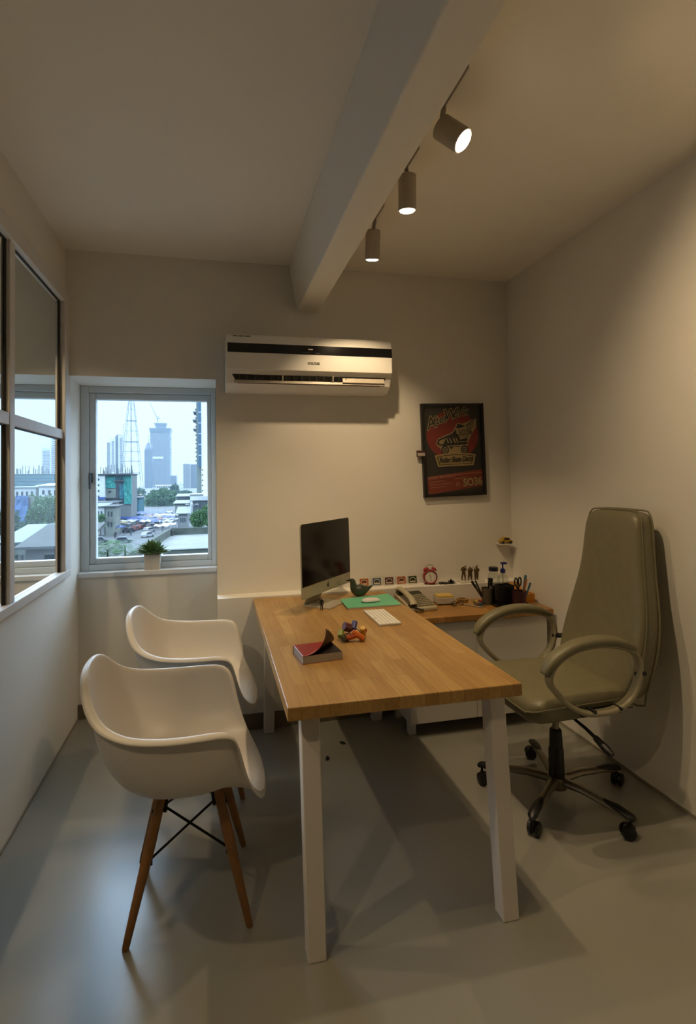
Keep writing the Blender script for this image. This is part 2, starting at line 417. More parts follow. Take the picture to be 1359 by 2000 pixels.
def ell(cx, cy, rx, ry, n=36): return [(cx+rx*math.cos(2*PI*i/n), cy+ry*math.sin(2*PI*i/n)) for i in range(n)]
cx, cy = px(692, 620)
flat(ell(cx, cy, .186, .163, 56), 1)
# bottom strip
flat(P_((340, 1160), (1085, 1082), (1090, 1305), (350, 1395)), 4)
# cream outline of the skate with the wing
flat(P_((470, 715), (500, 660), (690, 580), (755, 460), (830, 470), (1015, 395), (1005, 520), (950, 610), (905, 690), (880, 760), (885, 850), (850, 870), (560, 870), (520, 790), (475, 750)), 2)
flat(P_((480, 720), (505, 672), (690, 598), (735, 540), (740, 600), (890, 640), (880, 745), (560, 765), (490, 745)), 3)
flat(P_((505, 715), (520, 690), (600, 660), (560, 740), (515, 735)), 2)
flat(P_((735, 525), (765, 468), (830, 490), (870, 505), (790, 530)), 3)
flat(P_((745, 560), (800, 535), (930, 500), (1000, 415), (990, 500), (930, 600), (860, 650), (780, 660)), 2)
for a0, a1, a2, a3 in (((870, 490), (1000, 400), (1000, 410), (880, 505)), ((880, 520), (985, 445), (985, 455), (885, 530)), ((900, 545), (985, 480), (985, 490), (905, 555))):
    flat(P_(a0, a1, a2, a3), 3)
for xx in (600, 640, 690, 725):
    flat(P_((xx, 660), (xx+12, 655), (xx+38, 720), (xx+24, 726)), 2)
flat(P_((785, 665), (890, 650), (888, 662), (785, 680)), 2); flat(P_((780, 705), (885, 700), (885, 710), (780, 716)), 2)
flat(P_((630, 770), (780, 765), (760, 800), (650, 800)), 3); flat(P_((640, 860), (690, 775), (760, 775), (810, 860)), 2)
for wx in (582, 838):
    c = px(wx, 815)
    flat(ell(*c, .027, .028), 3); flat(ell(*c, .017, .018), 2); flat(ell(*c, .012, .013), 3); flat(ell(*c, .005, .005), 2)
# banner
flat(P_((440, 885), (560, 862), (710, 855), (860, 862), (985, 880), (950, 1025), (480, 1035)), 2)
flat(P_((470, 905), (570, 884), (710, 876), (850, 882), (955, 898), (928, 1005), (498, 1015)), 3)
flat(P_((482, 912), (570, 893), (710, 886), (850, 892), (943, 906), (920, 997), (506, 1006)), 2)
def words(t, size, x, y, mi, shear=.25, bold=0., rot=0., sx=1.):
    lay[0] += .0003; c = px(x, y)
    s_.mesh(text_me(t, size, shear, bold), Matrix.Translation((c[0], c[1], lay[0]+.0004)) @ Matrix.Rotation(R(rot), 4, 'Z') @ Matrix.Diagonal((sx, 1, 1, 1)), mi)
for bold, mi in ((.006, 2), (.0005, 3)):
    words('A', .11, 398, 465, mi, .3, bold, 20, .85); words('fter', .078, 522, 418, mi, .3, bold*.8, 15, .95)
    words('W', .10, 650, 355, mi, .3, bold, 8, .95); words('ork', .076, 785, 328, mi, .3, bold*.8, 10, 1.0)
words('Roller Skate Disco', .05, 712, 945, 3, .35, .0012, 2, .62)
words('SO36', .058, 850, 590, 3, .1, .0005, 6, .75)
words('SO36', .07, 925, 1250, 2, 0, .0025, 4, .86)
words('EVERY MONDAY', .026, 520, 1170, 5, 0, .0006, 5, 1.0)
for (x0, x1, yy) in ((700, 1060, 1135), (360, 560, 1225), (360, 640, 1262), (360, 560, 1300), (690, 860, 1190)):
    flat(P_((x0, yy+4), (x1, yy-14), (x1, yy-6), (x0, yy+12)), 5)
c = px(722, 1270); flat(ell(*c, .013, .013, 12), 5); flat(ell(*c, .007, .007, 12), 4)
s_.build('print', pm_, p, fix=False)
MB().box((-PW/2+.019, -PH/2+.019, .0145), (PW/2-.019, PH/2-.019, .0155)).build('glazing', glass_mat('poster_glass', (1, 1, 1), 1.35), p)
t = empty('wall_tag', (2.134, -.031, 1.601), label='small brown and white tag clipped on left edge of poster frame', cat='tag')
MB().box((-.028, 0, -.02), (.028, .012, .02)).build('plate', mat('tag_brown', '#4a2a22', .5), t, bevel=.002)
MB().box((-.024, -.0012, -.015), (.027, .0, .004)).build('paper_strip', mat('tag_white', '#b6aaa0', .5), t)
# ------------------------------------------------------------------ desk
dk_top = block_wood('desk_butcher_block', '#ba9458', '#a67e46', '#8a6232')
desk = empty('office_desk', (1.4445, -.857, 0), label='long wooden top desk on white splayed legs in middle of room', cat='desk')
DX0, DX1, DY0, DY1 = -.4035, .3925, -.747, .745
MB().box((DX0, DY0, .708), (DX1, DY1, .75)).build('desktop', dk_top, desk, bevel=.003)
dw = mat('desk_white_lacquer', '#d6cfc8', .42, var=.02, scale=9)
ap = MB()
ap.box((DX0+.04, DY0+.10, .668), (DX1-.03, DY0+.125, .708)); ap.box((DX0+.04, DY1-.125, .668), (DX1-.03, DY1-.10, .708))
ap.box((DX0+.05, DY0+.125, .668), (DX0+.075, DY1-.125, .708)); ap.box((DX1-.065, DY0+.125, .668), (DX1-.04, DY1-.125, .708))
ap.build('apron', dw, desk, bevel=.003)
for (xt, xb) in ((-.318, -.325), (.348, .318)):
    for sgn in (-1, 1):
        yt = (DY0+.122 if sgn < 0 else DY1-.122); yb = (DY0+.0 if sgn < 0 else DY1-.05)
        h, g = .031, .0285
        m = MB().add([(xb-g, yb-g, 0), (xb+g, yb-g, 0), (xb+g, yb+g, 0), (xb-g, yb+g, 0), (xt-h, yt-h, .708), (xt+h, yt-h, .708), (xt+h, yt+h, .708), (xt-h, yt+h, .708)],
                     [(0, 3, 2, 1), (4, 5, 6, 7), (0, 1, 5, 4), (1, 2, 6, 5), (2, 3, 7, 6), (3, 0, 4, 7)])
        m.build('leg', dw, desk, bevel=.004)
# ------------------------------------------------------------------ credenza
cd = empty('credenza', (2.305, -.285, 0), label='low white cabinet with wooden top standing against the back wall', cat='cabinet')
cw = mat('cabinet_white', '#d8d3ca', .4, var=.015, scale=8)
def cb(mm): mm.M = Matrix.Translation((-2.305, .285, 0)); return mm
m = cb(MB()); m.box((1.872, -.43, .078), (1.89, -.115, .63)); m.box((2.716, -.43, .078), (2.735, -.115, .63)); m.box((1.89, -.43, .078), (2.716, -.115, .098)); m.box((1.89, -.135, .098), (2.716, -.115, .63)); m.box((1.89, -.43, .61), (2.716, -.135, .63)); m.box((2.27, -.43, .098), (2.288, -.135, .61))
m.build('body', cw, cd, bevel=.002)
cb(MB()).box((1.874, -.449, .08), (2.2765, -.431, .627)).build('door', cw, cd, bevel=.002)
cb(MB()).box((2.2795, -.449, .08), (2.733, -.431, .627)).build('door', cw, cd, bevel=.002)
cb(MB()).box((1.862, -.47, .632), (2.765, -.113, .665)).build('countertop', block_wood('counter_wood', '#b98a4c', '#9c7038', '#6d4a22'), cd, bevel=.003)
for x in (1.905, 2.69):
    for yy in (-.375, -.16): cb(MB()).box((x-.02, yy-.02, 0), (x+.02, yy+.02, .078)).build('leg', cw, cd)

LAMP_W = 37
spot('l', 1.618, -1.62, (-.085, .085), (1.628, -1.50, 2.70), (.55, -.45, -.70), .11, .042, 'lit grey spotlight turned towards the camera, nearest on the beam', 72, 135, 1)
spot('l', 1.618, -1.23, (-.06, .06), (1.617, -1.195, 2.70), (.04, .16, -1), .14, .037, 'lit grey spotlight pointing down in the middle of the beam', 31)
spot('l', 1.618, -.79, (-.06, .06), (1.617, -.715, 2.697), (.04, .30, -1), .14, .037, 'lit grey spotlight closest to the back wall, above the air conditioner', 38)

# ------------------------------------------------------------------ white shell armchairs
shell_m = mat('chair_white_plastic', '#dad3c8', .42, var=.01, scale=6)
oak_m = mat('chair_leg_wood', '#8a5f33', .5, var=.12, scale=40)
wire_m = mat('chair_black_wire', '#0f0e0d', .4, .4)
K, KZ = .93, 1.04
def shell_chair(loc, rz, label):
    t = empty('shell_armchair', loc, rz, label, 'chair', 'white shell armchairs beside the desk')
    rim = [(-.325, 0, .80), (-.322, .07, .798), (-.312, .13, .782), (-.295, .18, .748), (-.268, .225, .708), (-.225, .265, .678), (-.165, .295, .66), (-.09, .309, .652), (0, .314, .65),
           (.08, .311, .652), (.135, .302, .65), (.165, .29, .632), (.18, .277, .59), (.195, .26, .53), (.214, .243, .475), (.24, .222, .43), (.268, .18, .395), (.288, .11, .378), (.294, 0, .374)]
    n = len(rim); full = rim+[(x, -y, z) for x, y, z in rim[-2:0:-1]]
    C = Vector((.02, 0, .425)); rings = 12; vs = [tuple(C)]; N = len(full)
    for i in range(1, rings+1):
        q = i/rings
        for (x, y, z) in full:
            front = max(0, x-.10)/.194; back = max(0, -x-.1)/.22
            front = min(1, front); back = min(1, back)
            a = 1-(1-q)**(2.3-1.1*front-.5*back); kz = 2.6+front*1.2-.2*back
            px_, py_ = C.x+(x-C.x)*a, C.y+(y-C.y)*a
            bz = q**kz
            dz = -.012*math.sin(PI*min(1, q*1.4))*(1-front)
            vs.append((px_, py_, C.z+(z-C.z)*bz+dz))
    # rolled lip
    for j, (gx, gz) in enumerate(((.012, .006), (.028, .002), (.036, -.007))):
        for (x, y, z) in full:
            d = Vector((x-.0, y, 0)); d = d.normalized()
            front = min(1, max(0, x-.15)/.12); k2 = 1-.75*front; tipdrop = -.012*front*(j+1)/2
            if x < -.2: d = Vector((-.9, d.y*.75, 0))
            vs.append((x+d.x*gx*k2, y+d.y*gx*k2, z+gz+tipdrop))
    fs = [(0, 1+k, 1+(k+1) % N) for k in range(N)]
    for i in range(rings+2):
        for k in range(N): fs.append((1+i*N+k, 1+(i+1)*N+k, 1+(i+1)*N+(k+1) % N, 1+i*N+(k+1) % N))
    m = MB(); m.M = Matrix.Diagonal((K, K, KZ, 1)); m.add(vs, fs)
    o = m.build('seat_shell', shell_m, t, smooth=True, ang=180)
    sd = o.modifiers.new('thick', 'SOLIDIFY'); sd.thickness = .0065; sd.offset = -1
    sb = o.modifiers.new('sub', 'SUBSURF'); sb.levels = 1; sb.render_levels = 2
    for sx_ in (1, -1):
        for sy_ in (1, -1):
            m = MB(); m.M = Matrix.Diagonal((K, K, KZ, 1))
            top = Vector((.02+sx_*.095, sy_*.115, .40)); ft = Vector((.018+sx_*.205, sy_*.205, 0))
            m.tube([top, top.lerp(ft, .35), top.lerp(ft, .97), ft], [.0165, .0195, .0125, .011], 14)
            lg = m.build('leg', oak_m, t, smooth=True)
            mm = MB(); mm.M = Matrix.Diagonal((K, K, KZ, 1)); c = top.lerp(ft, .12); mm.tube([c+Vector((-sx_*.028, -sy_*.01, .03)), c+Vector((-sx_*.022, -sy_*.012, -.012))], .007, 8)
            mm.tube([c+Vector((sx_*.02, 0, 0)), c+Vector((-sx_*.028, 0, 0))], .006, 8)
            mm.build('bracket', wire_m, lg, smooth=True)
    def pt(sx_, sy_, f, inn=.016):
        top = Vector((.02+sx_*.095, sy_*.115, .40)); ft = Vector((.018+sx_*.205, sy_*.205, 0)); q = top.lerp(ft, f)
        return q+Vector((-sx_*inn, -sy_*inn, 0))
    for pair in (((1, 1), (-1, 1)), ((1, -1), (-1, -1)), ((1, 1), (1, -1)), ((-1, 1), (-1, -1))):
        m = MB(); m.M = Matrix.Diagonal((K, K, KZ, 1))
        (a1, a2), (b1, b2) = pair
        for (u, v) in (((a1, a2), (b1, b2)), ((b1, b2), (a1, a2))):
            p0 = pt(*u, .11); p1 = pt(*v, .46); m.tube([p0, p1, p1+Vector((0, 0, -.02))], .0042, 8)
        m.build('cross_brace', wire_m, t, smooth=True)
    return t
shell_chair((.722, -1.265, 0), R(0), 'white moulded armchair on wooden dowel legs, nearest the camera')
shell_chair((.752, -.56, 0), R(-5), 'white moulded armchair on wooden dowel legs, standing nearer the window')

# ------------------------------------------------------------------ office chair
leather = mat('office_chair_leather', '#746e54', .42, var=.05, scale=25, bump=.12, bscale=240)
armpl = mat('office_chair_arm_plastic', '#958d73', .38, var=.03, scale=14)
chrome = mat('chair_metal', '#8f8878', .32, .75, var=.03)
blackpl = mat('black_plastic', '#0e0d0c', .42, var=.1)
OC = Vector((2.325, -1.085, 0)); ORZ = R(180)
oc = empty('office_chair', OC, ORZ, 'high backed beige leather office chair on castors by the right wall', 'office chair')
def smoothloop(pts, n=4, closed=True):
    res = []; N = len(pts)
    for i in range(N if closed else N-1):
        p0, p1, p2, p3 = [Vector(pts[(i+j) % N]) if closed else Vector(pts[max(0, min(N-1, i+j))]) for j in (-1, 0, 1, 2)]
        for k in range(n):
            t = k/n
            res.append(.5*((2*p1)+(-p0+p2)*t+(2*p0-5*p1+4*p2-p3)*t*t+(-p0+3*p1-3*p2+p3)*t**3))
    if not closed: res.append(Vector(pts[-1]))
    return res
def cushion(outline, levels, pos, nsub=1):
    """stack of inset outlines: levels = [(height, inset)], pos(u, v, h) -> point"""
    cxm = sum(q[0] for q in outline)/len(outline); cym = sum(q[1] for q in outline)/len(outline)
    def ins(q, d):
        v = Vector((q[0]-cxm, q[1]-cym)); L = v.length
        return (cxm+v.x*(1-d/L), cym+v.y*(1-d/L)) if L > 1e-6 else q
    vs = []; n = len(outline)
    for h, d in levels:
        for q in outline: u, v = ins(q, d); vs.append(pos(u, v, h))
    fs = []
    for i in range(len(levels)-1):
        for k in range(n): fs.append((i*n+k, i*n+(k+1) % n, (i+1)*n+(k+1) % n, (i+1)*n+k))
    # fill the top and bottom with shrinking rings
    def cap(base, h, d):
        last = base
        for f in (.75, .5, .25):
            k0 = len(vs)
            for q in outline:
                u, v = ins(q, d); vs.append(pos(cxm+(u-cxm)*f, cym+(v-cym)*f, h))
            for k in range(n): fs.append((last+k, last+(k+1) % n, k0+(k+1) % n, k0+k))
            last = k0
        c = len(vs); vs.append(pos(cxm, cym, h))
        for k in range(n): fs.append((last+k, last+(k+1) % n, c))
    cap(0, *levels[0]); cap((len(levels)-1)*n, *levels[-1])
    return MB().add(vs, fs)
# seat
ol = [(x, y*(1-.10*max(0, -(x-.02))/.25)) for x, y in rrect(.50, .50, .07, 5)]
def seatpos(u, v, h):
    fr = max(0, u-.13)/.12
    z = .445+h-.03*fr*fr*(h/.1)+.012*(v/.25)**2*(h/.1)
    return (u+.03, v, z)
cs = cushion(ol, [(0, .05), (.006, .015), (.03, .0), (.062, .0), (.085, .008), (.097, .03), (.103, .07)], seatpos)
st = cs.build('seat', leather, oc, smooth=True, sub=1, ang=180)
pip = MB(); ring = [seatpos(u*1.0, v*1.0, .064) for u, v in ol]; ring = smoothloop(ring, 3); pip.tube(ring+[ring[0]], .0035, 6, cap=False); pip.build('piping', leather, st, smooth=True)
# back: (v lateral, h height)
half = [(0, .20), (.06, .232), (.14, .246), (.24, .248), (.34, .240), (.44, .222), (.54, .20), (.64, .186), (.74, .174), (.80, .166), (.835, .15), (.85, .11)]
out = [(w, h) for h, w in half]+[(-w, h) for h, w in reversed(half)]
def backpos(u, v, h):
    f = v/.85
    x = -.185-.16*f-.03*math.sin(f*PI*1.15+.2)
    wing = .035*(abs(u)/.23)**2*(1-.3*f)
    zz = .465+v*.965
    return (x-.085+h+wing*(h/.09), u, zz)
bk_ = cushion(out, [(-.005, .05), (0, .012), (.02, 0), (.06, 0), (.08, .008), (.09, .03), (.094, .07)], backpos)
bo = bk_.build('backrest', leather, oc, smooth=True, sub=1, ang=180)
pip = MB(); ring = [backpos(u, v, .066) for u, v in out]; ring = smoothloop(ring, 3); pip.tube(ring+[ring[0]], .0035, 6, cap=False); pip.build('piping', leather, bo, smooth=True)
pip = MB(); ring = [backpos(u, v, .018) for u, v in out]; ring = smoothloop(ring, 3); pip.tube(ring+[ring[0]], .004, 6, cap=False); pip.build('piping', leather, bo, smooth=True)
def flattube(path, w, th, closed, m=None, prof=None):
    """tube of rounded cross-section, w across (local y) and th in the plane of the loop"""
    m = m or MB(); n = 12; vs = []; N = len(path)
    for i, p in enumerate(path):
        t = (path[(i+1) % N]-path[i-1]) if closed else (path[min(i+1, N-1)]-path[max(i-1, 0)])
        t.normalize(); a = Vector((0, 1, 0)); b = t.cross(a).normalized()
        ww, tt = (w, th) if prof is None else prof(i/(N-1))
        for k in range(n):
            c, s = math.cos(2*PI*k/n), math.sin(2*PI*k/n)
            c = math.copysign(abs(c)**.7, c); s = math.copysign(abs(s)**.7, s)
            vs.append(p+a*c*ww/2+b*s*tt/2)
    fs = []
    for i in range(N if closed else N-1):
        for k in range(n): fs.append((i*n+k, i*n+(k+1) % n, ((i+1) % N)*n+(k+1) % n, ((i+1) % N)*n+k))
    if not closed: fs += [tuple(range(n)), tuple((N-1)*n+k for k in range(n))]
    return m.add(vs, fs)
for sy_ in (1, -1):
    Y = sy_*.275
    L0 = [(.235, Y, .565), (.225, Y, .615), (.18, Y, .655), (.10, Y, .685), (0, Y, .695), (-.10, Y, .685), (-.185, Y, .655), (-.215, Y, .60), (-.205, Y, .53), (-.165, Y, .47), (-.10, Y, .435), (-.02, Y, .425), (.06, Y, .43), (.13, Y, .46), (.19, Y, .51)]
    L0 = [(x*.92-.0, y, z+.068) for x, y, z in L0]
    ar = flattube(smoothloop(L0, 4), .04, .022, True).build('armrest', armpl, oc, smooth=True, ang=180)
    P0 = [(.262, Y, .60), (.232, Y, .64), (.18, Y, .675), (.10, Y, .703), (0, Y, .713), (-.10, Y, .703), (-.19, Y, .668)]
    P0 = [(x*.92-.0, y, z+.068) for x, y, z in P0]
    flattube(smoothloop(P0, 4, False), .062, .036, False, prof=lambda f: (.062*min(1, .55+f*3, .6+(1-f)*3), .038*min(1, .5+f*3, .6+(1-f)*3))).build('arm_pad', leather, ar, smooth=True, ang=180)
    m = MB(); m.M = Matrix.Translation((0, 0, .068)); m.box((-.12, Y-sy_*.055, .408), (.06, Y-sy_*.012, .43)); m.build('seat_bracket', blackpl, ar); m = MB(); m.M = Matrix.Translation((0, 0, .068)); m.tube([(-.19, Y, .56), (-.225, Y-sy_*.04, .57)], .012, 10)
    m.build('mounting_bracket', blackpl, ar, smooth=True)
    for bx, bz_, br_ in ((-.09, .44, .007), (.03, .44, .007), (-.205, .57, .009)):
        m = MB(); m.M = Matrix.Translation((0, 0, .068)); m.tube([(bx, Y-.024, bz_), (bx, Y+.024, bz_)], br_, 10); m.build('bolt', blackpl, ar, smooth=True)
m = MB(); m.cbox((0, 0, .425), (.24, .2, .04)); m.build('seat_plate', blackpl, oc, bevel=.008)
m = MB(); m.lathe([(.0, .20), (.014, .20), (.014, .415), (0, .415)], 16); m.build('piston', chrome, oc, smooth=True)
m = MB(); m.lathe([(.0, .075), (.036, .075), (.034, .10), (.032, .215), (.029, .22), (.029, .222), (.026, .30), (.022, .305), (0, .305)], 24); m.build('column_cover', blackpl, oc, smooth=True)
m = MB(); m.M = Matrix.Translation((0, 0, .045)); m.tube([(.0, .08, .365), (.0, .2, .352), (-.01, .26, .33)], [.006, .007, .008], 8); m.tube([(-.008, .245, .335), (-.016, .30, .312), (-.02, .325, .302)], [.012, .017, .011], 10); m.build('tilt_lever', blackpl, oc, smooth=True)
bs = MB(); bs.lathe([(.0, .05), (.045, .05), (.05, .07), (.045, .1), (0, .1)], 20); bso = bs.build('hub', chrome, oc, smooth=True)
for i in range(5):
    a = R(2.5+72*i)-ORZ; ca, sa = math.cos(a), math.sin(a); Mx = Matrix.Rotation(a, 4, 'Z')
    m = MB(); m.M = Mx
    pts = [(.02, 0, .082), (.12, 0, .092), (.24, 0, .086), (.315, 0, .078)]
    m.tube(pts, [.026, .022, .018, .016], 12, flat=(1, .75)); lo = m.build('star_leg', chrome, oc, smooth=True)
    m = MB(); m.M = Mx; m.tube([(.215, 0, .095), (.27, 0, .093), (.33, 0, .083), (.343, 0, .077)], [.012, .02, .02, .012], 10, flat=(1, .6)); m.build('end_cap', blackpl, lo, smooth=True)
    m = MB(); m.M = Mx @ Matrix.Translation((.325, 0, 0)) @ Matrix.Rotation(R(30+50*i), 4, 'Z')
    m.tube([(0, 0, .08), (0, 0, .055)], .006, 8)
    for w in (-1, 1): m.tube([(.012, w*.008, .027), (.012, w*.02, .027), (.012, w*.024, .027)], [.027, .027, .021], 20)
    fm = MB(); fm.M = m.M; fm.ball((.008, 0, .036), (.026, .0075, .024), 12)
    co = m.build('caster', blackpl, lo, smooth=True); fm.build('fork', blackpl, co, smooth=True)

# ------------------------------------------------------------------ things on the desk
DZ = .75
alu = mat('computer_aluminium', '#b9b19b', .35, .35, var=.01)
pc = empty('desktop_computer', (1.432, -.36, DZ), label='thin all in one computer with black screen at the far end of the desk', cat='computer')
fx = Vector((.741, -.671, 0)); ang = math.atan2(fx.y, fx.x); pc.rotation_euler = (0, 0, ang)     # local +x faces the user
W_, Hs = .528, .385
ol = rrect(W_, Hs, .014, 6)
def scr(q, th0, th1, z0):
    m = MB(); m.M = Matrix.Translation((.0, 0, z0+Hs/2)) @ Matrix.Rotation(R(-1), 4, 'Y') @ Matrix(((0, 0, 1, 0), (1, 0, 0, 0), (0, 1, 0, 0), (0, 0, 0, 1)))
    m.prism(q, th0, th1); return m
CH = .078
m = scr(ol, -.004, .003, CH)
bulge = MB(); bulge.M = m.M
vsb = []; nn = len(ol)
for f, d in ((1, -.004), (.96, -.008), (.75, -.02), (.45, -.032), (.2, -.036)):
    vsb += [(x*f, y*f, d) for x, y in ol]
fsb = []
for i in range(4):
    for k in range(nn): fsb.append((i*nn+k, i*nn+(k+1) % nn, (i+1)*nn+(k+1) % nn, (i+1)*nn+k))
fsb.append(tuple(4*nn+k for k in range(nn)))
m.add([tuple(v) for v in []], []); M0 = m.M; m.add(vsb, fsb)
body = m.build('display_body', alu, pc, smooth=True)
gl = [(x, y) for x, y in rrect(W_-.004, Hs-.002, .013, 6)]
ymin = -Hs/2+.062
gl = [(x, max(y, ymin)) for x, y in gl]
m = scr(gl, .003, .0042, CH); m.build('screen', mat('computer_screen_black', '#07080a', .12, var=.05), pc)
lgm = MB(); lgm.M = scr([], 0, 0, CH).M if False else Matrix.Translation((.0, 0, CH+Hs/2)) @ Matrix.Rotation(R(-1), 4, 'Y') @ Matrix(((0, 0, 1, 0), (1, 0, 0, 0), (0, 1, 0, 0), (0, 0, 0, 1)))
ap_ = []
for i in range(40):
    th = 2*PI*i/40; r = .0115*(1-.10*math.cos(th-PI/2)**8-.06*math.cos(th+PI/2)**10); x, y = r*math.cos(th)*.95, r*math.sin(th)
    if x > .0075: x = .0075-(x-.0075)*1.0
    ap_.append((x, y-Hs/2+.031))
lgm.prism(ap_, .003, .0036); lgm.prism([(x*.004+.003, y*.0045-Hs/2+.0475) for x, y in ((-1, -1), (.0, -.7), (1, .6), (1, 1.2), (0, .8), (-.8, 0))], .003, .0036)
lgm.build('logo', mat('logo_black', '#0b0b0b', .3), pc)
m = MB(); pts = [(-.026, z) for z in (0,)]
m.add([(-.035, -.075, .20), (-.035, .075, .20), (-.028, .075, .20), (-.028, -.075, .20), (-.105, -.085, .006), (-.105, .085, .006), (-.097, .085, .006), (-.097, -.085, .006)],
      [(0, 1, 2, 3), (7, 6, 5, 4), (0, 4, 5, 1), (1, 5, 6, 2), (2, 6, 7, 3), (3, 7, 4, 0)])
m.prism(rrect(.175, .19, .006, 3), .0, .006)
for i, v in enumerate(m.v[8:]): v.x -= .018
m.build('stand', alu, pc, bevel=.001)

# folder with mouse
fo = empty('document_folder', (1.665, -.39, DZ), label='mint green folder lying on the desk under the white mouse', cat='folder')
def quad(c, z0, z1, off): return MB().prism([(x-off.x, y-off.y) for x, y in c], z0, z1)
o_ = Vector((1.665, -.39, 0)); cc = [(1.516, -.505), (1.812, -.502), (1.828, -.245), (1.503, -.36)]
cc = [(1.508, -.508), (1.812, -.500), (1.826, -.238), (1.518, -.300)]
quad([(x*.99+o_.x*.01, y*.99+o_.y*.01-.002) for x, y in cc], 0, .008, o_).build('paper_stack', mat('paper_pinkish', '#c9b3a3', .6, var=.08, scale=200), fo)
quad(cc, .008, .0105, o_).build('cover', mat('folder_mint', '#6fc79a', .5, var=.03), fo)
mo = empty('computer_mouse', (1.668, -.405, DZ+.0105), R(8), 'smooth white wireless mouse on the mint green folder', 'mouse')
m = MB(); vs = []; nu = 20
for j in range(7):
    f = j/6; 
    for k in range(nu):
        th = 2*PI*k/nu; cx_ = math.copysign(abs(math.cos(th))**.75, math.cos(th)); sy__ = math.copysign(abs(math.sin(th))**.75, math.sin(th))
        rr = math.cos(f*PI/2)**.6 if f < 1 else 0.02
        vs.append((.056*cx_*rr, .029*sy__*rr, .004+.018*math.sin(f*PI/2)*(1-.15*cx_*rr)))
fs = [tuple(range(nu-1, -1, -1))]
for j in range(6):
    for k in range(nu): fs.append((j*nu+k, j*nu+(k+1) % nu, (j+1)*nu+(k+1) % nu, (j+1)*nu+k))
fs.append(tuple(6*nu+k for k in range(nu)))
m.add(vs, fs); m.build('top_shell', mat('mouse_white', '#e8e6e2', .25, var=.01), mo, smooth=True, ang=180)
MB().prism([(.05*math.cos(2*PI*k/24), .026*math.sin(2*PI*k/24)) for k in range(24)], 0, .005).build('base', mat('mouse_base_grey', '#9a9a98', .4), mo)
# keyboard
kb = empty('keyboard', (1.633, -.706, DZ), R(0), 'slim white keyboard lying on the desk in front of the folder', 'keyboard')
kb.rotation_euler = (0, 0, R(-90))
m = MB(); m.prism(rrect(.278, .112, .008, 4), 0, .008); m.build('case', mat('keyboard_alu', '#c6bfb2', .35, .3), kb, bevel=.001)
m = MB(); 
for r_ in range(6):
    nk = 14 if r_ else 7
    for c_ in range(14 if r_ > 0 else 10):
        w = .0185
        x0 = -.134+c_*.0192
        if r_ == 0 and c_ == 4: m.cbox((x0+.04, -.046, .0092), (.09, .0155, .003)); continue
        if r_ == 0 and c_ > 4: x0 += .078
        m.cbox((x0+w/2, -.046+r_*.0184, .0092), (.0165, .0155, .003))
m.build('keys', mat('keyboard_keys', '#efece4', .4, var=.01), kb, bevel=.001, seg=1)
# glass bird
bd = empty('bird_ornament', (1.648, -.232, DZ), R(0), 'dark green glass bird figure with pointed beak at the far end of the desk', 'ornament')
bg = mat('bird_green_glass', '#3c4434', .12, var=.12, scale=20, coat=.5)
bp_ = [(.086, .064, .003), (.068, .054, .008), (.05, .046, .017), (.032, .041, .03), (.012, .0395, .0385), (-.008, .0395, .039), (-.022, .047, .034), (-.03, .060, .025), (-.034, .074, .0195), (-.036, .088, .018), (-.038, .099, .0155), (-.042, .107, .009), (-.043, .111, .002)]
m = MB(); m.tube([(x, 0, z) for x, z, r in bp_], [r for x, z, r in bp_], 20)
m.v = [Vector((v.x, v.y, max(.0, v.z))) for v in m.v]
m.build('body', bg, bd, smooth=True, ang=180, sub=1)
m = MB(); m.tube([(-.047, 0, .101), (-.064, 0, .099), (-.08, 0, .1)], [.007, .0045, .0015], 8); m.build('beak', mat('bird_beak_dark', '#1d1a17', .3), bd, smooth=True)
# figurine of a man in a suit
fg = empty('suited_man_figurine', (1.375, -.478, DZ), R(-70), 'tiny toy man in black suit standing in front of the computer', 'figurine')
fs_ = .067/1.8
def man(scale, arm='hip', stride=.12):
    J = [(0, 0, .95), (0, 0, 1.2), (0, 0, 1.45), (0, 0, 1.55), (0, .19, 1.42), (0, .30, 1.16), (.03, .34 if arm == 'hip' else .33, .9), (0, -.19, 1.42), (0, -.30, 1.16), (.03, -.34, .9),
         (0, .10, .9), (.01, stride, .48), (0, stride+.02, .06), (.12, stride+.03, .03), (0, -.10, .9), (.01, -stride, .48), (0, -stride-.02, .06), (.12, -stride-.03, .03)]
    E_ = [(0, 1), (1, 2), (2, 3), (2, 4), (4, 5), (5, 6), (2, 7), (7, 8), (8, 9), (0, 10), (10, 11), (11, 12), (12, 13), (0, 14), (14, 15), (15, 16), (16, 17)]
    Rr = [.15, .15, .16, .06, .085, .06, .045, .085, .06, .045, .11, .08, .06, .045, .11, .08, .06, .045]
    return skin_me([tuple(c*scale for c in j) for j in J], E_, [r*scale for r in Rr], 1)
mm_ = man(fs_); m = MB(); m.mesh(mm_, Matrix.Identity(4)); m.build('suit', mat('figurine_black', '#131211', .5), fg, smooth=True, ang=180)
skin = mat('figurine_skin', '#9a6a4c', .5)
m = MB(); m.ball((0, 0, 1.68*fs_), (.105*fs_, .09*fs_, .13*fs_), 12); m.ball((.1*fs_, 0, 1.66*fs_), .025*fs_, 6); m.build('head', skin, fg, smooth=True)
m = MB(); m.ball((-.015*fs_, 0, 1.73*fs_), (.11*fs_, .097*fs_, .10*fs_), 12); m.build('hair', mat('figurine_hair', '#1b1410', .6), fg, smooth=True)
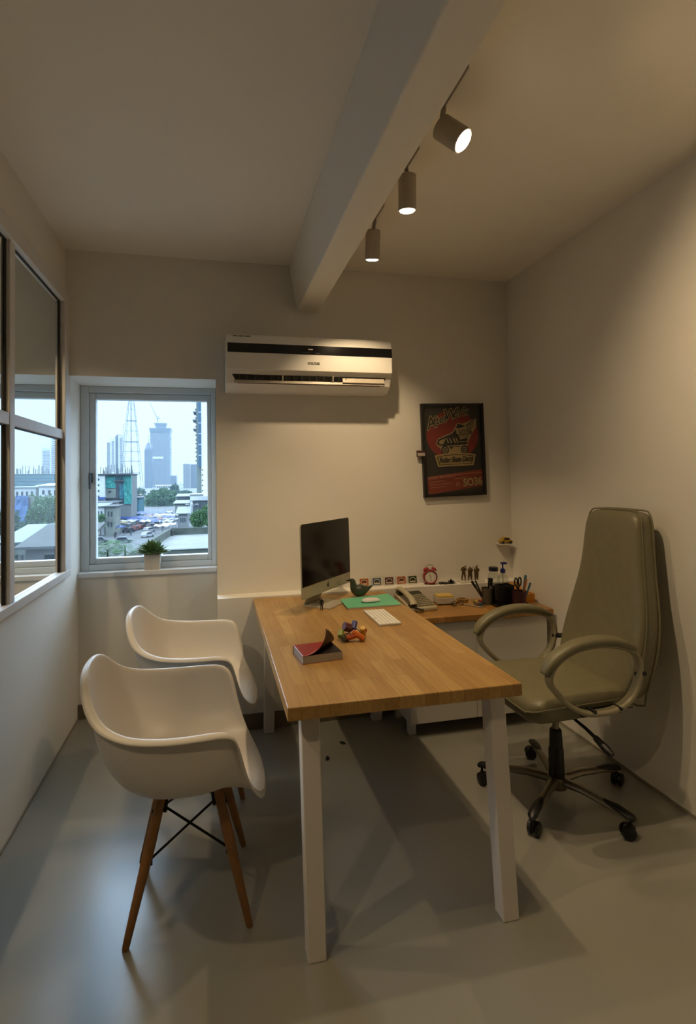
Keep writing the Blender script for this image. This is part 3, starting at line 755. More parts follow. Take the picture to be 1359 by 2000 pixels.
for s__ in (1, -1):
    m = MB(); m.ball((.04*fs_, s__*.345*fs_, .85*fs_), (.05*fs_, .035*fs_, .075*fs_), 8)
    for i in range(4): m.tube([(.01*fs_+.02*fs_*i, s__*.35*fs_, .8*fs_), (.012*fs_+.022*fs_*i, s__*.35*fs_, .73*fs_)], .012*fs_, 5)
    m.tube([(.08*fs_, s__*.34*fs_, .84*fs_), (.11*fs_, s__*.33*fs_, .79*fs_)], .012*fs_, 5)
    m.build('hand', skin, fg, smooth=True)
# ring of coloured wooden blocks
ty = empty('wooden_block_toy', (1.405, -1.0, DZ), label='ring shaped toy of colourful wooden blocks near middle of the desk', cat='toy')
cols = [('#5f2730', .0), ('#3b3f7a', .0), ('#c99a24', 0), ('#a3281c', 0), ('#c8641e', 0), ('#b84a1a', 0), ('#5a1f2a', 0), ('#7c8a2c', 0)]
spec_ = [  # angle, radius, lift, tilt(about radial), yaw, size
    (118, .032, .046, 20, 10, (.036, .034, .034), '#5e2a30'), (62, .034, .050, -35, 60, (.042, .022, .022), '#40437c'),
    (-12, .046, .033, 55, 70, (.052, .021, .021), '#c79a28'), (18, .056, .022, -38, 30, (.036, .020, .020), '#a52c1e'),
    (-62, .036, .026, 28, -18, (.058, .021, .021), '#c8651f'), (-112, .030, .022, -18, -10, (.040, .021, .021), '#b3501e'),
    (172, .050, .026, -30, 70, (.034, .022, .022), '#7f8c30'), (215, .046, .014, 10, 40, (.04, .02, .02), '#3f3a22')]
for (a, r_, z, tl, yw, sz, cc_) in spec_:
    m = MB(); m.M = Matrix.Translation((r_*math.cos(R(a)), r_*math.sin(R(a)), z)) @ Euler((0, R(tl), R(yw)), 'XYZ').to_matrix().to_4x4()
    m.tube([(-sz[0]/2, 0, 0), (sz[0]/2, 0, 0)], [sz[1]*.62]*2, 6)
    m.build('block', mat('toy_block_'+cc_, cc_, .42, var=.06, scale=60), ty, bevel=.002, seg=2)
m = MB(); m.tube([(.036*math.cos(2*PI*k/24), .036*math.sin(2*PI*k/24), .024+.012*math.sin(4*PI*k/24)) for k in range(25)], .002, 6); m.build('cord', mat('toy_cord', '#2a2018', .6), ty)
# paperback with a curling cover
bkx = empty('paperback_book', (1.219, -1.168, DZ), R(6.5), 'red paperback with curled cover lying near the left desk edge', 'book')
BW, BD_, BH = .162, .145, .03
MB().box((-BW/2+.002, -BD_/2+.002, .001), (BW/2-.002, BD_/2-.003, BH-.001)).build('pages', mat('book_pages', '#a89f92', .7, var=.08, scale=300), bkx)
ck = mat('book_cover_red', '#8e2d20', .4, var=.08, scale=12); ckb = mat('book_cover_inside', '#4a2a16', .5, var=.08, scale=12)
MB().box((-BW/2, -BD_/2, 0), (BW/2, BD_/2, .001)).build('back_cover', ck, bkx)
MB().box((-BW/2, BD_/2-.003, .001), (BW/2, BD_/2, BH)).build('spine', ck, bkx)
MB().box((-BW/2+.003, -BD_/2+.003, BH-.001), (BW/2-.003, BD_/2-.004, BH-.0004)).build('first_page', mat('book_first_page', '#1d110d', .5, var=.1), bkx)
gn = 22; vs = []
p0 = Vector((-BW/2+.004, -BD_/2)); p1 = Vector((BW/2*.9, BD_/2)); dr = (p1-p0).normalized(); nr = Vector((dr.y, -dr.x)); rc = .047
for j in range(gn+1):
    for i in range(gn+1):
        q = Vector((-BW/2+BW*i/gn, -BD_/2+BD_*j/gn)); s0 = (q-p0).dot(nr)
        if s0 <= 0: vs.append((q.x, q.y, BH+.0004))
        else:
            th = s0/rc; base = q-nr*s0; d_ = rc*math.sin(th); vs.append((base.x+nr.x*d_, base.y+nr.y*d_, BH+.0004+rc*(1-math.cos(th))*1.0))
fs = [(j*(gn+1)+i, j*(gn+1)+i+1, (j+1)*(gn+1)+i+1, (j+1)*(gn+1)+i) for j in range(gn) for i in range(gn)]
m = MB(); m.add(vs, fs); co = m.build('front_cover', [ck, ckb], bkx, smooth=True, fix=False, ang=180)
sd = co.modifiers.new('t', 'SOLIDIFY'); sd.thickness = .0006; sd.offset = 1; sd.material_offset = 0
sd.offset = -1; sd.thickness = .0005; sd.material_offset = 1

# ------------------------------------------------------------------ things on the ledge
def on_ledge(x): return (x, -.045, LZ)
cards = [(1.742, '#a4562c', 'orange'), (1.826, '#46617c', 'blue'), (1.908, '#4a2430', 'dark maroon'), (1.99, '#9c4228', 'brick red'), (2.066, '#33452f', 'dark green')]
whc = mat('card_white', '#cfc6b4', .6, var=.02); crm = mat('card_cream_print', '#c9b894', .6); ink = mat('card_dark_print', '#241d1b', .6)
for (x, c, nm) in cards:
    t = empty('picture_card', (x, -.022, LZ), label='small %s picture card leaning on the ledge behind the desk' % nm, cat='card', group='five picture cards in a row on the ledge')
    t.rotation_euler = (R(-9), 0, 0)
    MB().box((-.032, 0, 0), (.032, .004, .056)).build('card', whc, t)
    m = MB(); m.M = Matrix.Translation((0, -.0005, 0))
    m.box((-.028, 0, .008), (.028, .0004, .052), 0)
    fc = Matrix.Translation((0, -.0006, .026)) @ Matrix.Rotation(R(90), 4, 'X'); m.M = Matrix.Translation((0, -.0005, 0)) @ fc
    m.prism([(.021*math.cos(PI*k/12), .019*math.sin(PI*k/12)) for k in range(13)], -.0002, .0001, 1)
    m.prism([(.017*math.cos(PI*k/12), .015*math.sin(PI*k/12)) for k in range(13)], .0001, .0003, 2)
    m.prism([(.007*math.cos(PI*k/12), .007*math.sin(PI*k/12)) for k in range(13)], .0003, .0005, 0)
    m.prism([(-.02, -.012), (.02, -.012), (.02, -.004), (-.02, -.004)], 0, .0002, 1)
    m.build('print', [mat('card_'+nm, c, .6, var=.04), crm, ink], t, fix=False)
# red twin bell alarm clock
ck_ = empty('alarm_clock', (2.17, -.055, LZ), R(-12), 'red twin bell alarm clock on the ledge behind the cabinet', 'clock')
red = mat('clock_red', '#8c1a20', .3, var=.05)
cz = .05; Rr = .045
m = MB(); m.M = Matrix.Translation((0, 0, cz)) @ Matrix.Rotation(R(90), 4, 'X'); m.lathe([(0, -.022), (Rr-.004, -.022), (Rr, -.018), (Rr, .018), (Rr-.003, .022), (Rr-.007, .022), (Rr-.007, .017), (0, .017)], 32); m.build('case', red, ck_, smooth=True)
m = MB(); m.M = Matrix.Translation((0, 0, cz)) @ Matrix.Rotation(R(90), 4, 'X'); m.lathe([(0, .0168), (Rr-.008, .0168), (Rr-.008, .018), (0, .018)], 32)
fo_ = m.build('dial', mat('clock_dial', '#d8d2c4', .4), ck_)
m = MB(); m.M = Matrix.Translation((0, 0, cz)) @ Matrix.Rotation(R(90), 4, 'X')
for k in range(12):
    a = 2*PI*k/12; m.cbox((.031*math.cos(a), .031*math.sin(a), .0184), (.006, .0018, .0006), (0, 0, a))
m.build('hour_marks', ink, fo_)
m = MB(); m.M = Matrix.Translation((0, 0, cz)) @ Matrix.Rotation(R(90), 4, 'X')
for a, l, w in ((R(105), .018, .003), (R(-80), .027, .0022)): m.cbox((math.cos(a)*l/2, math.sin(a)*l/2, .019), (l, w, .0006), (0, 0, a))
m.build('hands', ink, fo_)
for s__ in (1, -1):
    m = MB(); m.M = Matrix.Translation((s__*.024, 0, cz+.043)) @ Matrix.Rotation(R(s__*28), 4, 'Y'); m.lathe([(.019, 0), (.0185, .006), (.013, .012), (.004, .015), (0, .015)], 20); m.tube([(0, 0, -.008), (0, 0, .003)], .003, 8); m.build('bell', red, ck_, smooth=True)
    m = MB(); m.tube([(s__*.02, 0, .012), (s__*.03, 0, 0)], [.004, .0055], 8); m.build('foot', red, ck_, smooth=True)
m = MB(); m.tube([(-.022, 0, cz+.055), (-.018, 0, cz+.07), (0, 0, cz+.076), (.018, 0, cz+.07), (.022, 0, cz+.055)], .002, 8); m.build('carry_handle', chrome, ck_, smooth=True)
# dark bits beside the clock
t = empty('small_toy', (2.245, -.07, LZ), R(-20), 'flat dark little toy lying beside the red clock on the ledge', 'toy')
me = skin_me([(0, 0, .008), (.02, 0, .009), (.045, .004, .007), (.07, .012, .004), (-.022, 0, .009), (-.012, .018, .004), (-.012, -.018, .004), (.018, .018, .004), (.018, -.018, .004)], [(0, 1), (1, 2), (2, 3), (0, 4), (0, 5), (0, 6), (1, 7), (1, 8)], [.009, .008, .005, .003, .008, .004, .004, .004, .004], 1)
m = MB(); m.mesh(me, Matrix.Identity(4)); m.build('body', mat('toy_dark', '#2a241c', .5), t, smooth=True)
dark_plant = mat('succulent_dark', '#2d2c20', .6, var=.2)
def tuft(name, loc, label, n, r, h, mt, seed):
    t = empty(name, loc, label=label, cat='plant'); rr = random.Random(seed); m = MB()
    for i in range(n):
        a = rr.uniform(0, 2*PI); tl = rr.uniform(.1, 1.2); L = h*rr.uniform(.7, 1.1); d = Vector((math.cos(a)*math.sin(tl), math.sin(a)*math.sin(tl), math.cos(tl)))
        s0 = Vector((math.cos(a), math.sin(a), 0)); s1 = Vector((-math.sin(a), math.cos(a), 0)); b0 = s0*r*.2; p1 = b0+d*L*.55; p2 = b0+d*L+Vector((0, 0, -.15*L*tl)); w = L*.2
        m.add([b0-s1*w*.4, b0+s1*w*.4, p1+s1*w, p2, p1-s1*w, p1+d.cross(s1)*w*.35], [(0, 1, 5), (1, 2, 5), (2, 3, 5), (3, 4, 5), (4, 0, 5), (0, 4, 3, 2, 1)])
    return t, m
t, m = tuft('dried_plant', (2.312, -.065, LZ), 'low dark dried plant on the ledge between clock and figurines', 26, .02, .032, dark_plant, 3); m.build('leaves', dark_plant, t)
# three bronze figures on a small white base
bz = mat('bronze_figure', '#6a5638', .38, .5, var=.2, scale=80)
t = empty('figurine_stand', (2.45, -.06, LZ), label='small white base under the three bronze figures on the ledge', cat='stand')
MB().box((-.085, -.03, 0), (.085, .03, .012)).build('plinth', mat('plinth_white', '#d3cbb9', .5), t, bevel=.002)
poses = [(2.402, .40, 'bronze musician figure with arms raised, left of the trio on ledge'), (2.447, .2, 'bronze musician figure in the middle of the trio on ledge'), (2.492, -.2, 'bulky bronze figure at the right of the trio on ledge')]
for i, (x, a, lb) in enumerate(poses):
    t = empty('bronze_figurine', (x, -.06, LZ+.012), R(-90+20*(i-1)), lb, 'figurine', 'bronze figures on the ledge')
    k = .098/1.8; wd = 1.25+.25*i
    J = [(0, 0, .9), (0, 0, 1.2), (0, 0, 1.42), (0, 0, 1.52), (.02, 0, 1.66), (.0, .2, 1.4), (.14, .3, 1.22-.1*i), (.22, .2, 1.38 if i else 1.75), (0, -.2, 1.4), (.12, -.34, 1.2), (.22, -.2, 1.1 if i else 1.6), (0, .1, .88), (0, .16, .45), (0, .17, .06), (.1, .18, .03), (0, -.1, .88), (.02, -.18, .45), (0, -.22, .06), (.1, -.23, .03)]
    E_ = [(0, 1), (1, 2), (2, 3), (3, 4), (2, 5), (5, 6), (6, 7), (2, 8), (8, 9), (9, 10), (0, 11), (11, 12), (12, 13), (13, 14), (0, 15), (15, 16), (16, 17), (17, 18)]
    Rr_ = [.16*wd, .17*wd, .16*wd, .07, .125, .09, .065, .06, .09, .065, .06, .12*wd, .09*wd, .07, .05, .12*wd, .09*wd, .07, .05]
    me = skin_me([tuple(c*k for c in j) for j in J], E_, [r*k for r in Rr_], 1)
    m = MB(); m.mesh(me, Matrix.Identity(4)); m.v = [Vector((v.x, v.y, max(0, v.z))) for v in m.v]; m.build('body', bz, t, smooth=True, ang=180)
    m = MB()
    if i == 0: m.tube([(.24*k, -.25*k, 1.55*k), (.26*k, .3*k, 1.85*k)], .04*k, 8)
    elif i == 1: m.ball((.24*k, 0, 1.15*k), (.06*k, .2*k, .28*k), 10); m.tube([(.24*k, .05*k, 1.3*k), (.26*k, .35*k, 1.7*k)], .03*k, 6)
    else: m.lathe([(0, .0), (.07*k, 0), (.02*k, .3*k), (.12*k, .45*k), (0, .46*k)], 10, org=(.28*k, -.18*k, 1.35*k))
    m.build('instrument', bz, t, smooth=True)
# toy car on a little wall shelf
t = empty('wall_shelf', (2.715, 0, .955), label='tiny white wall shelf under the yellow toy car in the corner', cat='shelf')
MB().box((-.05, -.07, .038), (.05, 0, .043)).build('board', wall_m, t, bevel=.001)
MB().box((-.05, -.005, .022), (.05, 0, .038)).build('bracket', wall_m, t, bevel=.001)
t = empty('toy_car', (2.715, -.045, .998), label='small yellow toy car parked on the tiny wall shelf', cat='toy car')
yel = mat('toy_car_yellow', '#b08a1c', .35, var=.04)
sidep = [(-.045, .008), (.045, .008), (.046, .02), (.03, .025), (.018, .042), (-.016, .044), (-.03, .027), (-.046, .023)]
m = MB(); m.M = Matrix.Rotation(R(90), 4, 'X'); m.prism(sidep, -.019, .019); m.build('body', yel, t, bevel=.004, seg=3, smooth=True)
m = MB(); m.M = Matrix.Rotation(R(90), 4, 'X'); m.prism([(-.024, .027), (.022, .027), (.015, .039), (-.015, .040)], -.0195, .0195); m.build('windows', mat('toy_car_window', '#1a1712', .2), t)
for xx in (-.027, .027):
    for yy in (-.017, .017):
        m = MB(); m.tube([(xx, yy-.004, .009), (xx, yy+.004, .009)], .009, 14); m.build('wheel', blackpl, t, smooth=True)

# ------------------------------------------------------------------ things on the low cabinet
CZ = .665
ph = empty('desk_phone', (2.0, -.225, CZ), R(6), 'beige corded desk phone with grey keypad beside the desk', 'telephone')
bei = mat('phone_beige', '#b5a98c', .42, var=.03); tilt = Matrix.Rotation(R(14), 4, 'X')
m = MB(); m.add([(-.09, -.11, 0), (.09, -.11, 0), (.09, .11, 0), (-.09, .11, 0), (-.09, -.11, .022), (.09, -.11, .022), (.09, .11, .075), (-.09, .11, .075)], [(0, 3, 2, 1), (4, 5, 6, 7), (0, 1, 5, 4), (1, 2, 6, 5), (2, 3, 7, 6), (3, 0, 4, 7)])
m.build('base', bei, ph, bevel=.006, seg=3, smooth=True)
TM = Matrix.Translation((0, 0, .0485)) @ Matrix.Rotation(math.atan2(.053, .22), 4, 'X')
m = MB(); m.M = TM; m.box((-.025, .06, -.002), (.08, .104, .003)); m.build('display', mat('phone_display', '#2b2e24', .25), ph, bevel=.002)
m = MB(); m.M = TM; m.box((-.03, -.095, -.002), (.084, .055, .0012)); kp = m.build('keypad', mat('phone_keypad_grey', '#6d6650', .5), ph)
m = MB(); m.M = TM
for r_ in range(7):
    for c_ in range(5): m.cbox((-.019+c_*.0225, -.083+r_*.0215, .003), (.016, .012, .005))
m.build('keys', mat('phone_keys', '#958c72', .45), kp, bevel=.001, seg=1)
hs = MB(); hs.M = TM
hp = [(-.062, -.10, .018), (-.062, -.085, .03), (-.062, -.04, .04), (-.062, .04, .04), (-.062, .085, .032), (-.062, .10, .02)]
N_ = smoothloop(hp, 4, False)
pr = lambda f: (.05-.012*math.sin(f*PI), .026+.012*(abs(f-.5)*2)**3)
vs = []; n = 12
for i, p_ in enumerate(N_):
    t_ = (N_[min(i+1, len(N_)-1)]-N_[max(i-1, 0)]).normalized(); a_ = Vector((1, 0, 0)); b_ = t_.cross(a_); ww, tt = pr(i/(len(N_)-1))
    for k in range(n):
        c, s = math.cos(2*PI*k/n), math.sin(2*PI*k/n); vs.append(p_+a_*c*ww/2+b_*s*tt/2)
fs = [tuple(range(n)), tuple((len(N_)-1)*n+k for k in range(n))]
for i in range(len(N_)-1):
    for k in range(n): fs.append((i*n+k, i*n+(k+1) % n, (i+1)*n+(k+1) % n, (i+1)*n+k))
hs.add(vs, fs); ho = hs.build('handset', bei, ph, smooth=True, ang=180)
for y0_, y1_ in ((-.105, -.07), (.065, .1)): m = MB(); m.M = TM; m.box((-.083, y0_, -.01), (-.042, y1_, .014)); m.build('cradle', mat('phone_cradle_dark', '#4c4636', .5), ph, bevel=.003)
cord = MB(); pts = []
for k in range(150):
    f = k/149; c = Vector((-.062, -.105-.02*math.sin(f*PI), .03-.018*f))+Vector((.06*f, -.012*math.sin(f*PI), 0)); pts.append(c+Vector((0, .005*math.cos(k*.9), .005*math.sin(k*.9))))
cord.tube(pts, .0016, 5); cord.build('cord', mat('phone_cord', '#3a352a', .5), ph, smooth=True)
# note box
t = empty('memo_box', (2.205, -.185, CZ), R(-4), 'white memo holder filled with yellow notes on the low cabinet', 'memo holder')
m = MB(); m.box((-.055, -.045, .008), (.055, .045, .012)); 
for (a0, b0, a1, b1) in ((-.055, -.045, .055, -.041), (-.055, .041, .055, .045), (-.055, -.041, -.051, .041), (.051, -.041, .055, .041)): m.box((a0, b0, .012), (a1, b1, .045))
m.build('tray', mat('memo_tray', '#b9b0a0', .35), t, bevel=.002)
m = MB(); m.box((-.05, -.04, .013), (.05, .04, .056)); m.build('notes', mat('memo_yellow', '#c8a85a', .6, var=.05, scale=300), t, bevel=.001)
for xx in (-.04, .04):
    for yy in (-.03, .03): m = MB(); m.tube([(xx, yy, 0), (xx, yy, .01)], .006, 8); m.build('foot', blackpl, t)
def pen(loc, rz, rx, label, mt, L=.14, r=.004, name='pen', grp=None, tipm=None):
    t = empty(name, loc, label=label, cat=name.split('_')[-1], group=grp); t.rotation_euler = Euler((rx, 0, rz), 'XYZ')
    m = MB(); m.tube([(0, 0, 0), (0, 0, .012), (0, 0, L)], [.001, r, r], 10); m.build('barrel', mt, t, smooth=True)
    m = MB(); m.tube([(0, 0, L*.72), (0, 0, L+.002)], r*1.12, 10); m.box((r*.9, -.0015, L*.72), (r*1.7, .0015, L)); m.build('cap', tipm or blackpl, t, smooth=True)
    return t
silver = mat('pen_silver', '#b2aa98', .25, .7)
pen((2.29, -.235, CZ+.005), R(38), R(90), 'silver pen lying on the low cabinet beside memo holder', silver, tipm=silver)
t = empty('eyeglasses', (2.258, -.262, CZ), R(15), 'folded dark eyeglasses lying in front of the memo holder', 'glasses')
m = MB()
for s__ in (-1, 1): m.tube([(s__*.026+.02*math.cos(2*PI*k/16), 0, .017+.015*math.sin(2*PI*k/16)) for k in range(17)], .0016, 6, cap=False)
m.tube([(-.006, 0, .02), (0, 0, .023), (.006, 0, .02)], .0016, 6); m.build('frame', blackpl, t, smooth=True)
for s__ in (-1, 1):
    m = MB(); m.tube([(s__*.046, 0, .022), (s__*.044, .01, .02), (-s__*.03, .018+.004*s__, .006)], .0016, 6); m.build('temple', blackpl, t, smooth=True)
    m = MB(); m.M = Matrix.Translation((s__*.026, 0, .017)) @ Matrix.Rotation(R(90), 4, 'X'); m.prism([(.019*math.cos(2*PI*k/16), .0145*math.sin(2*PI*k/16)) for k in range(16)], -.0005, .0005); m.build('lens', glass, t)
t = empty('tape_roll', (2.335, -.17, CZ), label='flat roll of amber tape lying behind the pen on cabinet', cat='tape')
m = MB(); m.lathe([(.02, 0), (.036, 0), (.036, .02), (.02, .02), (.02, 0)], 24); m.build('roll', mat('tape_amber', '#97743a', .3), t, smooth=True)
# bowl of coloured clips
t = empty('glass_bowl', (2.378, -.30, CZ), label='little glass bowl holding coloured clips on the cabinet', cat='bowl')
m = MB(); m.lathe([(0, 0), (.02, 0), (.032, .012), (.036, .03), (.034, .03), (.030, .014), (.018, .003), (0, .003)], 24); m.build('bowl', glass_mat('bowl_glass', (.75, .8, .85)), t, smooth=True)
for i, (c, nm, a) in enumerate((('#c9b22a', 'yellow', 150), ('#b0334a', 'pink', 20), ('#33567d', 'blue', 270), ('#e0dccf', 'white', 80), ('#b86a2a', 'orange', 215))):
    t = empty('paper_clip', (2.378+.016*math.cos(R(a)), -.30+.016*math.sin(R(a)), CZ+.012+(.012 if i < 2 else 0)), R(a), '%s plastic clip in the little glass bowl' % nm, 'clip', 'coloured clips in the glass bowl')
    m = MB(); m.cbox((0, 0, .006), (.02, .012, .008), (.3, .25, 0)); m.build('grip', mat('clip_'+nm, c, .35), t, bevel=.002)
    m = MB(); m.tube([(-.008, -.004, .011), (-.018, 0, .015), (-.008, .004, .011)], .001, 5); m.build('wire_loop', silver, t)
# steel pen cup with pens
def cup(loc, label, mt, r, h):
    t = empty('pen_cup', loc, label=label, cat='pen holder')
    m = MB(); m.lathe([(0, 0), (r*.94, 0), (r, h), (r-.002, h), (r*.94-.002, .003), (0, .003)], 24); m.build('cup', mt, t, smooth=True)
    return t
cup((2.452, -.265, CZ), 'brushed steel pen cup left of the bottles on cabinet', mat('steel_cup', '#6c6455', .35, .6), .034, .10)
pen((2.44, -.27, CZ+.006), R(80), R(-24), 'dark pen leaning left in the steel cup', mat('pen_dark', '#25211d', .4), .15, .0045)
pen((2.45, -.255, CZ+.006), R(60), R(-33), 'brown ruler leaning far left in the steel cup', mat('ruler_brown', '#4a3d2c', .5), .15, .007, 'ruler')
pen((2.465, -.268, CZ+.006), R(10), R(8), 'grey marker standing upright in the steel cup', mat('marker_grey', '#8c8577', .4), .155, .007, 'marker')
pen((2.458, -.262, CZ+.006), R(-60), R(-9), 'black marker standing in the steel cup', mat('pen_black2', '#161412', .4), .15, .006, 'marker')
# clear bottles
pl = glass_mat('bottle_plastic', (.86, .88, .86), 1.4)
t = empty('water_bottle', (2.535, -.20, CZ), label='clear bottle with wide dark blue screw cap on the cabinet', cat='bottle')
m = MB(); m.lathe([(0, 0), (.036, 0), (.038, .006), (.038, .14), (.034, .16), (.026, .178), (.026, .19), (0, .19)], 24); m.build('body', pl, t, smooth=True)
m = MB(); m.lathe([(0, .002), (.034, .002), (.0355, .10), (0, .10)], 24); m.build('contents', mat('bottle_contents', '#1c1a24', .3), t, smooth=True)
m = MB(); m.lathe([(0, .188), (.028, .188), (.029, .192), (.029, .208), (.027, .212), (0, .212)], 24); m.build('cap', mat('cap_navy', '#14152a', .4), t, smooth=True)
t = empty('pump_bottle', (2.60, -.20, CZ), R(0), label='clear sanitizer bottle with blue pump head on the cabinet', cat='bottle')
m = MB(); m.lathe([(0, 0), (.034, 0), (.037, .006), (.037, .12), (.03, .15), (.016, .168), (.013, .175), (0, .175)], 24); m.build('body', pl, t, smooth=True)
m = MB(); m.lathe([(0, .173), (.016, .173), (.0165, .195), (.008, .20), (.0045, .202), (.0045, .225), (0, .225)], 20); m.build('collar', mat('pump_blue', '#22286e', .35), t, smooth=True)
m = MB(); m.cbox((.006, 0, .232), (.034, .018, .014)); m.tube([(.016, 0, .233), (.032, 0, .229)], [.005, .0035], 8); m.build('pump_head', mat('pump_blue', '#22286e', .35), t, bevel=.002)
m = MB(); m.tube([(0, 0, .01), (0, 0, .175)], .0025, 6); m.build('dip_tube', mat('dip_tube', '#b9b4a4', .4), t)
# black organiser, maroon cup with scissors and pencils, tray, orange box
t = empty('desk_tray', (2.565, -.325, CZ), R(-8), 'round black tray under the maroon cup on the cabinet', 'tray')
m = MB(); m.lathe([(0, 0), (.10, 0), (.112, .014), (.109, .014), (.098, .004), (0, .004)], 36); m.build('dish', mat('tray_black', '#120f0e', .35), t, smooth=True)
t = empty('desk_organiser', (2.555, -.292, CZ+.004), R(5), 'tall black desk organiser box behind the maroon cup', 'organiser')
m = MB(); 
for (a0, b0, a1, b1) in ((-.045, -.035, .045, -.032), (-.045, .032, .045, .035), (-.045, -.032, -.042, .032), (.042, -.032, .045, .032), (-.0015, -.032, .0015, .032)): m.box((a0, b0, .003), (a1, b1, .115))
m.box((-.045, -.035, 0), (.045, .035, .003)); m.build('box', mat('organiser_black', '#141112', .4), t, bevel=.001)
cup((2.605, -.37, CZ+.004), 'dark maroon cup with scissors and pencils on black tray', mat('cup_maroon', '#3e1a1c', .45, var=.1), .042, .09)
sc = empty('scissors', (2.595, -.375, CZ+.012), R(20), 'black handled scissors standing handles up in the maroon cup', 'scissors')
m = MB()
for s__ in (-1, 1): m.tube([(s__*.017+.013*math.cos(2*PI*k/16), 0, .138+.024*math.sin(2*PI*k/16)) for k in range(17)], .0042, 8, cap=False); m.tube([(s__*.012, 0, .115), (-s__*.003, 0, .085)], .005, 8)
m.build('handles', blackpl, sc, smooth=True)
for s__ in (-1, 1): 
    m = MB(); m.add([(-s__*.006, s__*.001, .09), (s__*.006, s__*.001, .09), (s__*.001, s__*.001, 0), (-s__*.006, s__*.003, .09), (s__*.006, s__*.003, .09), (s__*.001, s__*.003, 0)], [(0, 1, 2), (5, 4, 3), (0, 3, 4, 1), (1, 4, 5, 2), (2, 5, 3, 0)]); m.build('blade', silver, sc)
pen((2.625, -.365, CZ+.012), R(-80), R(-14), 'orange pencil leaning right in the maroon cup', mat('pencil_orange', '#9c5a26', .45), .15, .005, 'pencil', tipm=mat('pencil_orange', '#9c5a26', .45))
pen((2.632, -.355, CZ+.012), R(-85), R(-10), 'teal blue pen standing tallest in the maroon cup', mat('pen_teal', '#2c5f72', .4), .17, .006, 'pen', tipm=mat('pen_teal', '#2c5f72', .4))
pen((2.627, -.378, CZ+.012), R(-80), R(-24), 'slim teal pen beside the orange pencil in maroon cup', mat('pen_teal', '#2c5f72', .4), .135, .0045, 'pen', tipm=mat('pen_teal2', '#234a5a', .4))
t = empty('cardboard_box', (2.70, -.225, CZ), R(0), 'small open orange yellow box in the corner of the cabinet', 'box')
ob = mat('orange_card', '#c48428', .6, var=.06)
m = MB(); m.box((-.068, -.07, 0), (.06, .07, .003))
for (a0, b0, a1, b1) in ((-.068, -.07, .06, -.067), (-.068, .067, .06, .07), (-.068, -.067, -.065, .067), (.057, -.067, .06, .067)): m.box((a0, b0, .003), (a1, b1, .052))
m.build('box', ob, t)
m = MB(); m.M = Matrix.Translation((0, .069, .052)) @ Matrix.Rotation(R(50), 4, 'X'); m.box((-.066, 0, -.0008), (.058, .05, .0008)); m.build('flap', ob, t)
m = MB(); m.box((-.06, -.06, .004), (.05, .06, .046)); m.build('tissue', mat('tissue_cream', '#b9a67a', .7, var=.1), t, bevel=.006)
pen((2.665, -.30, CZ+.058), R(-70), R(82), 'black marker lying across the open orange box', mat('pen_black2', '#161412', .4), .085, .0065, 'marker')
# potted plant on the window sill
t, m = tuft('potted_plant', (.435, .303, SZ), 'green leafy houseplant in a square white pot on the window sill', 170, .07, .105, None, 11)
for v in m.v: v.z += .088
m.build('leaves', mat('plant_green', '#5f7d4f', .5, var=.3, scale=40), t)
pm2 = MB(); o1_ = .0445; o2 = .049
vs = [(-o1_, -o1_, 0), (o1_, -o1_, 0), (o1_, o1_, 0), (-o1_, o1_, 0), (-o2, -o2, .097), (o2, -o2, .097), (o2, o2, .097), (-o2, o2, .097), (-o2+.005, -o2+.005, .097), (o2-.005, -o2+.005, .097), (o2-.005, o2-.005, .097), (-o2+.005, o2-.005, .097), (-o2+.006, -o2+.006, .085), (o2-.006, -o2+.006, .085), (o2-.006, o2-.006, .085), (-o2+.006, o2-.006, .085)]
fs = [(3, 2, 1, 0)]
for b0 in (0, 4, 8):
    for k in range(4): fs.append((b0+k, b0+(k+1) % 4, b0+4+(k+1) % 4, b0+4+k))
fs.append((12, 13, 14, 15)); pm2.add(vs, fs); pm2.build('pot', mat('pot_white', '#cfc9be', .45), t, bevel=.002)
m = MB(); m.box((-.041, -.041, .078), (.041, .041, .086)); m.build('soil', mat('soil', '#241c14', .9, var=.2, scale=120), t)
# three dark scraps on the floor under the desk
for i, (x, y, lb) in enumerate(((1.263, -.715, 'dark scrap on the floor under the desk, nearest the camera'), (1.384, -.535, 'dark scrap on the floor under the desk, middle one'), (1.50, -.40, 'dark scrap on the floor under the desk, furthest back'))):
    m = MB(); m.M = Matrix.Translation((0, 0, .005)) @ Matrix.Rotation(i*1.1, 4, 'Z'); m.ball((0, 0, 0), (.018, .010, .005), 8); m.ball((.012, .004, .0), (.009, .007, .0045), 6)
    o = m.build('floor_scrap', mat('scrap_dark', '#0f0d0b', .7), None, smooth=True); o.location = (x, y, 0); tag(o, lb, 'scrap', 'dark scraps on the floor')

# ------------------------------------------------------------------ the view outside (street fourteen metres below)
ZS = -14.0
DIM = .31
def hz(x, y, Z):
    d = _d+_r2*((x-679.5-SX)/F)-_u2*((y-1000-SY)/F)
    return CAM+d*((Z-CAM.z)/d.z)
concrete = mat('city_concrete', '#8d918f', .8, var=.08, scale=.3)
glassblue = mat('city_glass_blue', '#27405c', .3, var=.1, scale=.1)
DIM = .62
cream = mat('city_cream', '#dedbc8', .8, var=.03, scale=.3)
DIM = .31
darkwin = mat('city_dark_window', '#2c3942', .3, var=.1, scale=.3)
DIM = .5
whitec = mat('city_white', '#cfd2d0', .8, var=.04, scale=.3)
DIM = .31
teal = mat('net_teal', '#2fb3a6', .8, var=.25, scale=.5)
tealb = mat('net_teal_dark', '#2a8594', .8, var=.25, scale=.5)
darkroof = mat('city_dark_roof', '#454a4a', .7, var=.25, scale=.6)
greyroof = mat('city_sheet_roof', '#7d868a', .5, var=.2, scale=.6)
bluet = mat('tarpaulin_blue', '#1f4fb0', .6, var=.15, scale=1)
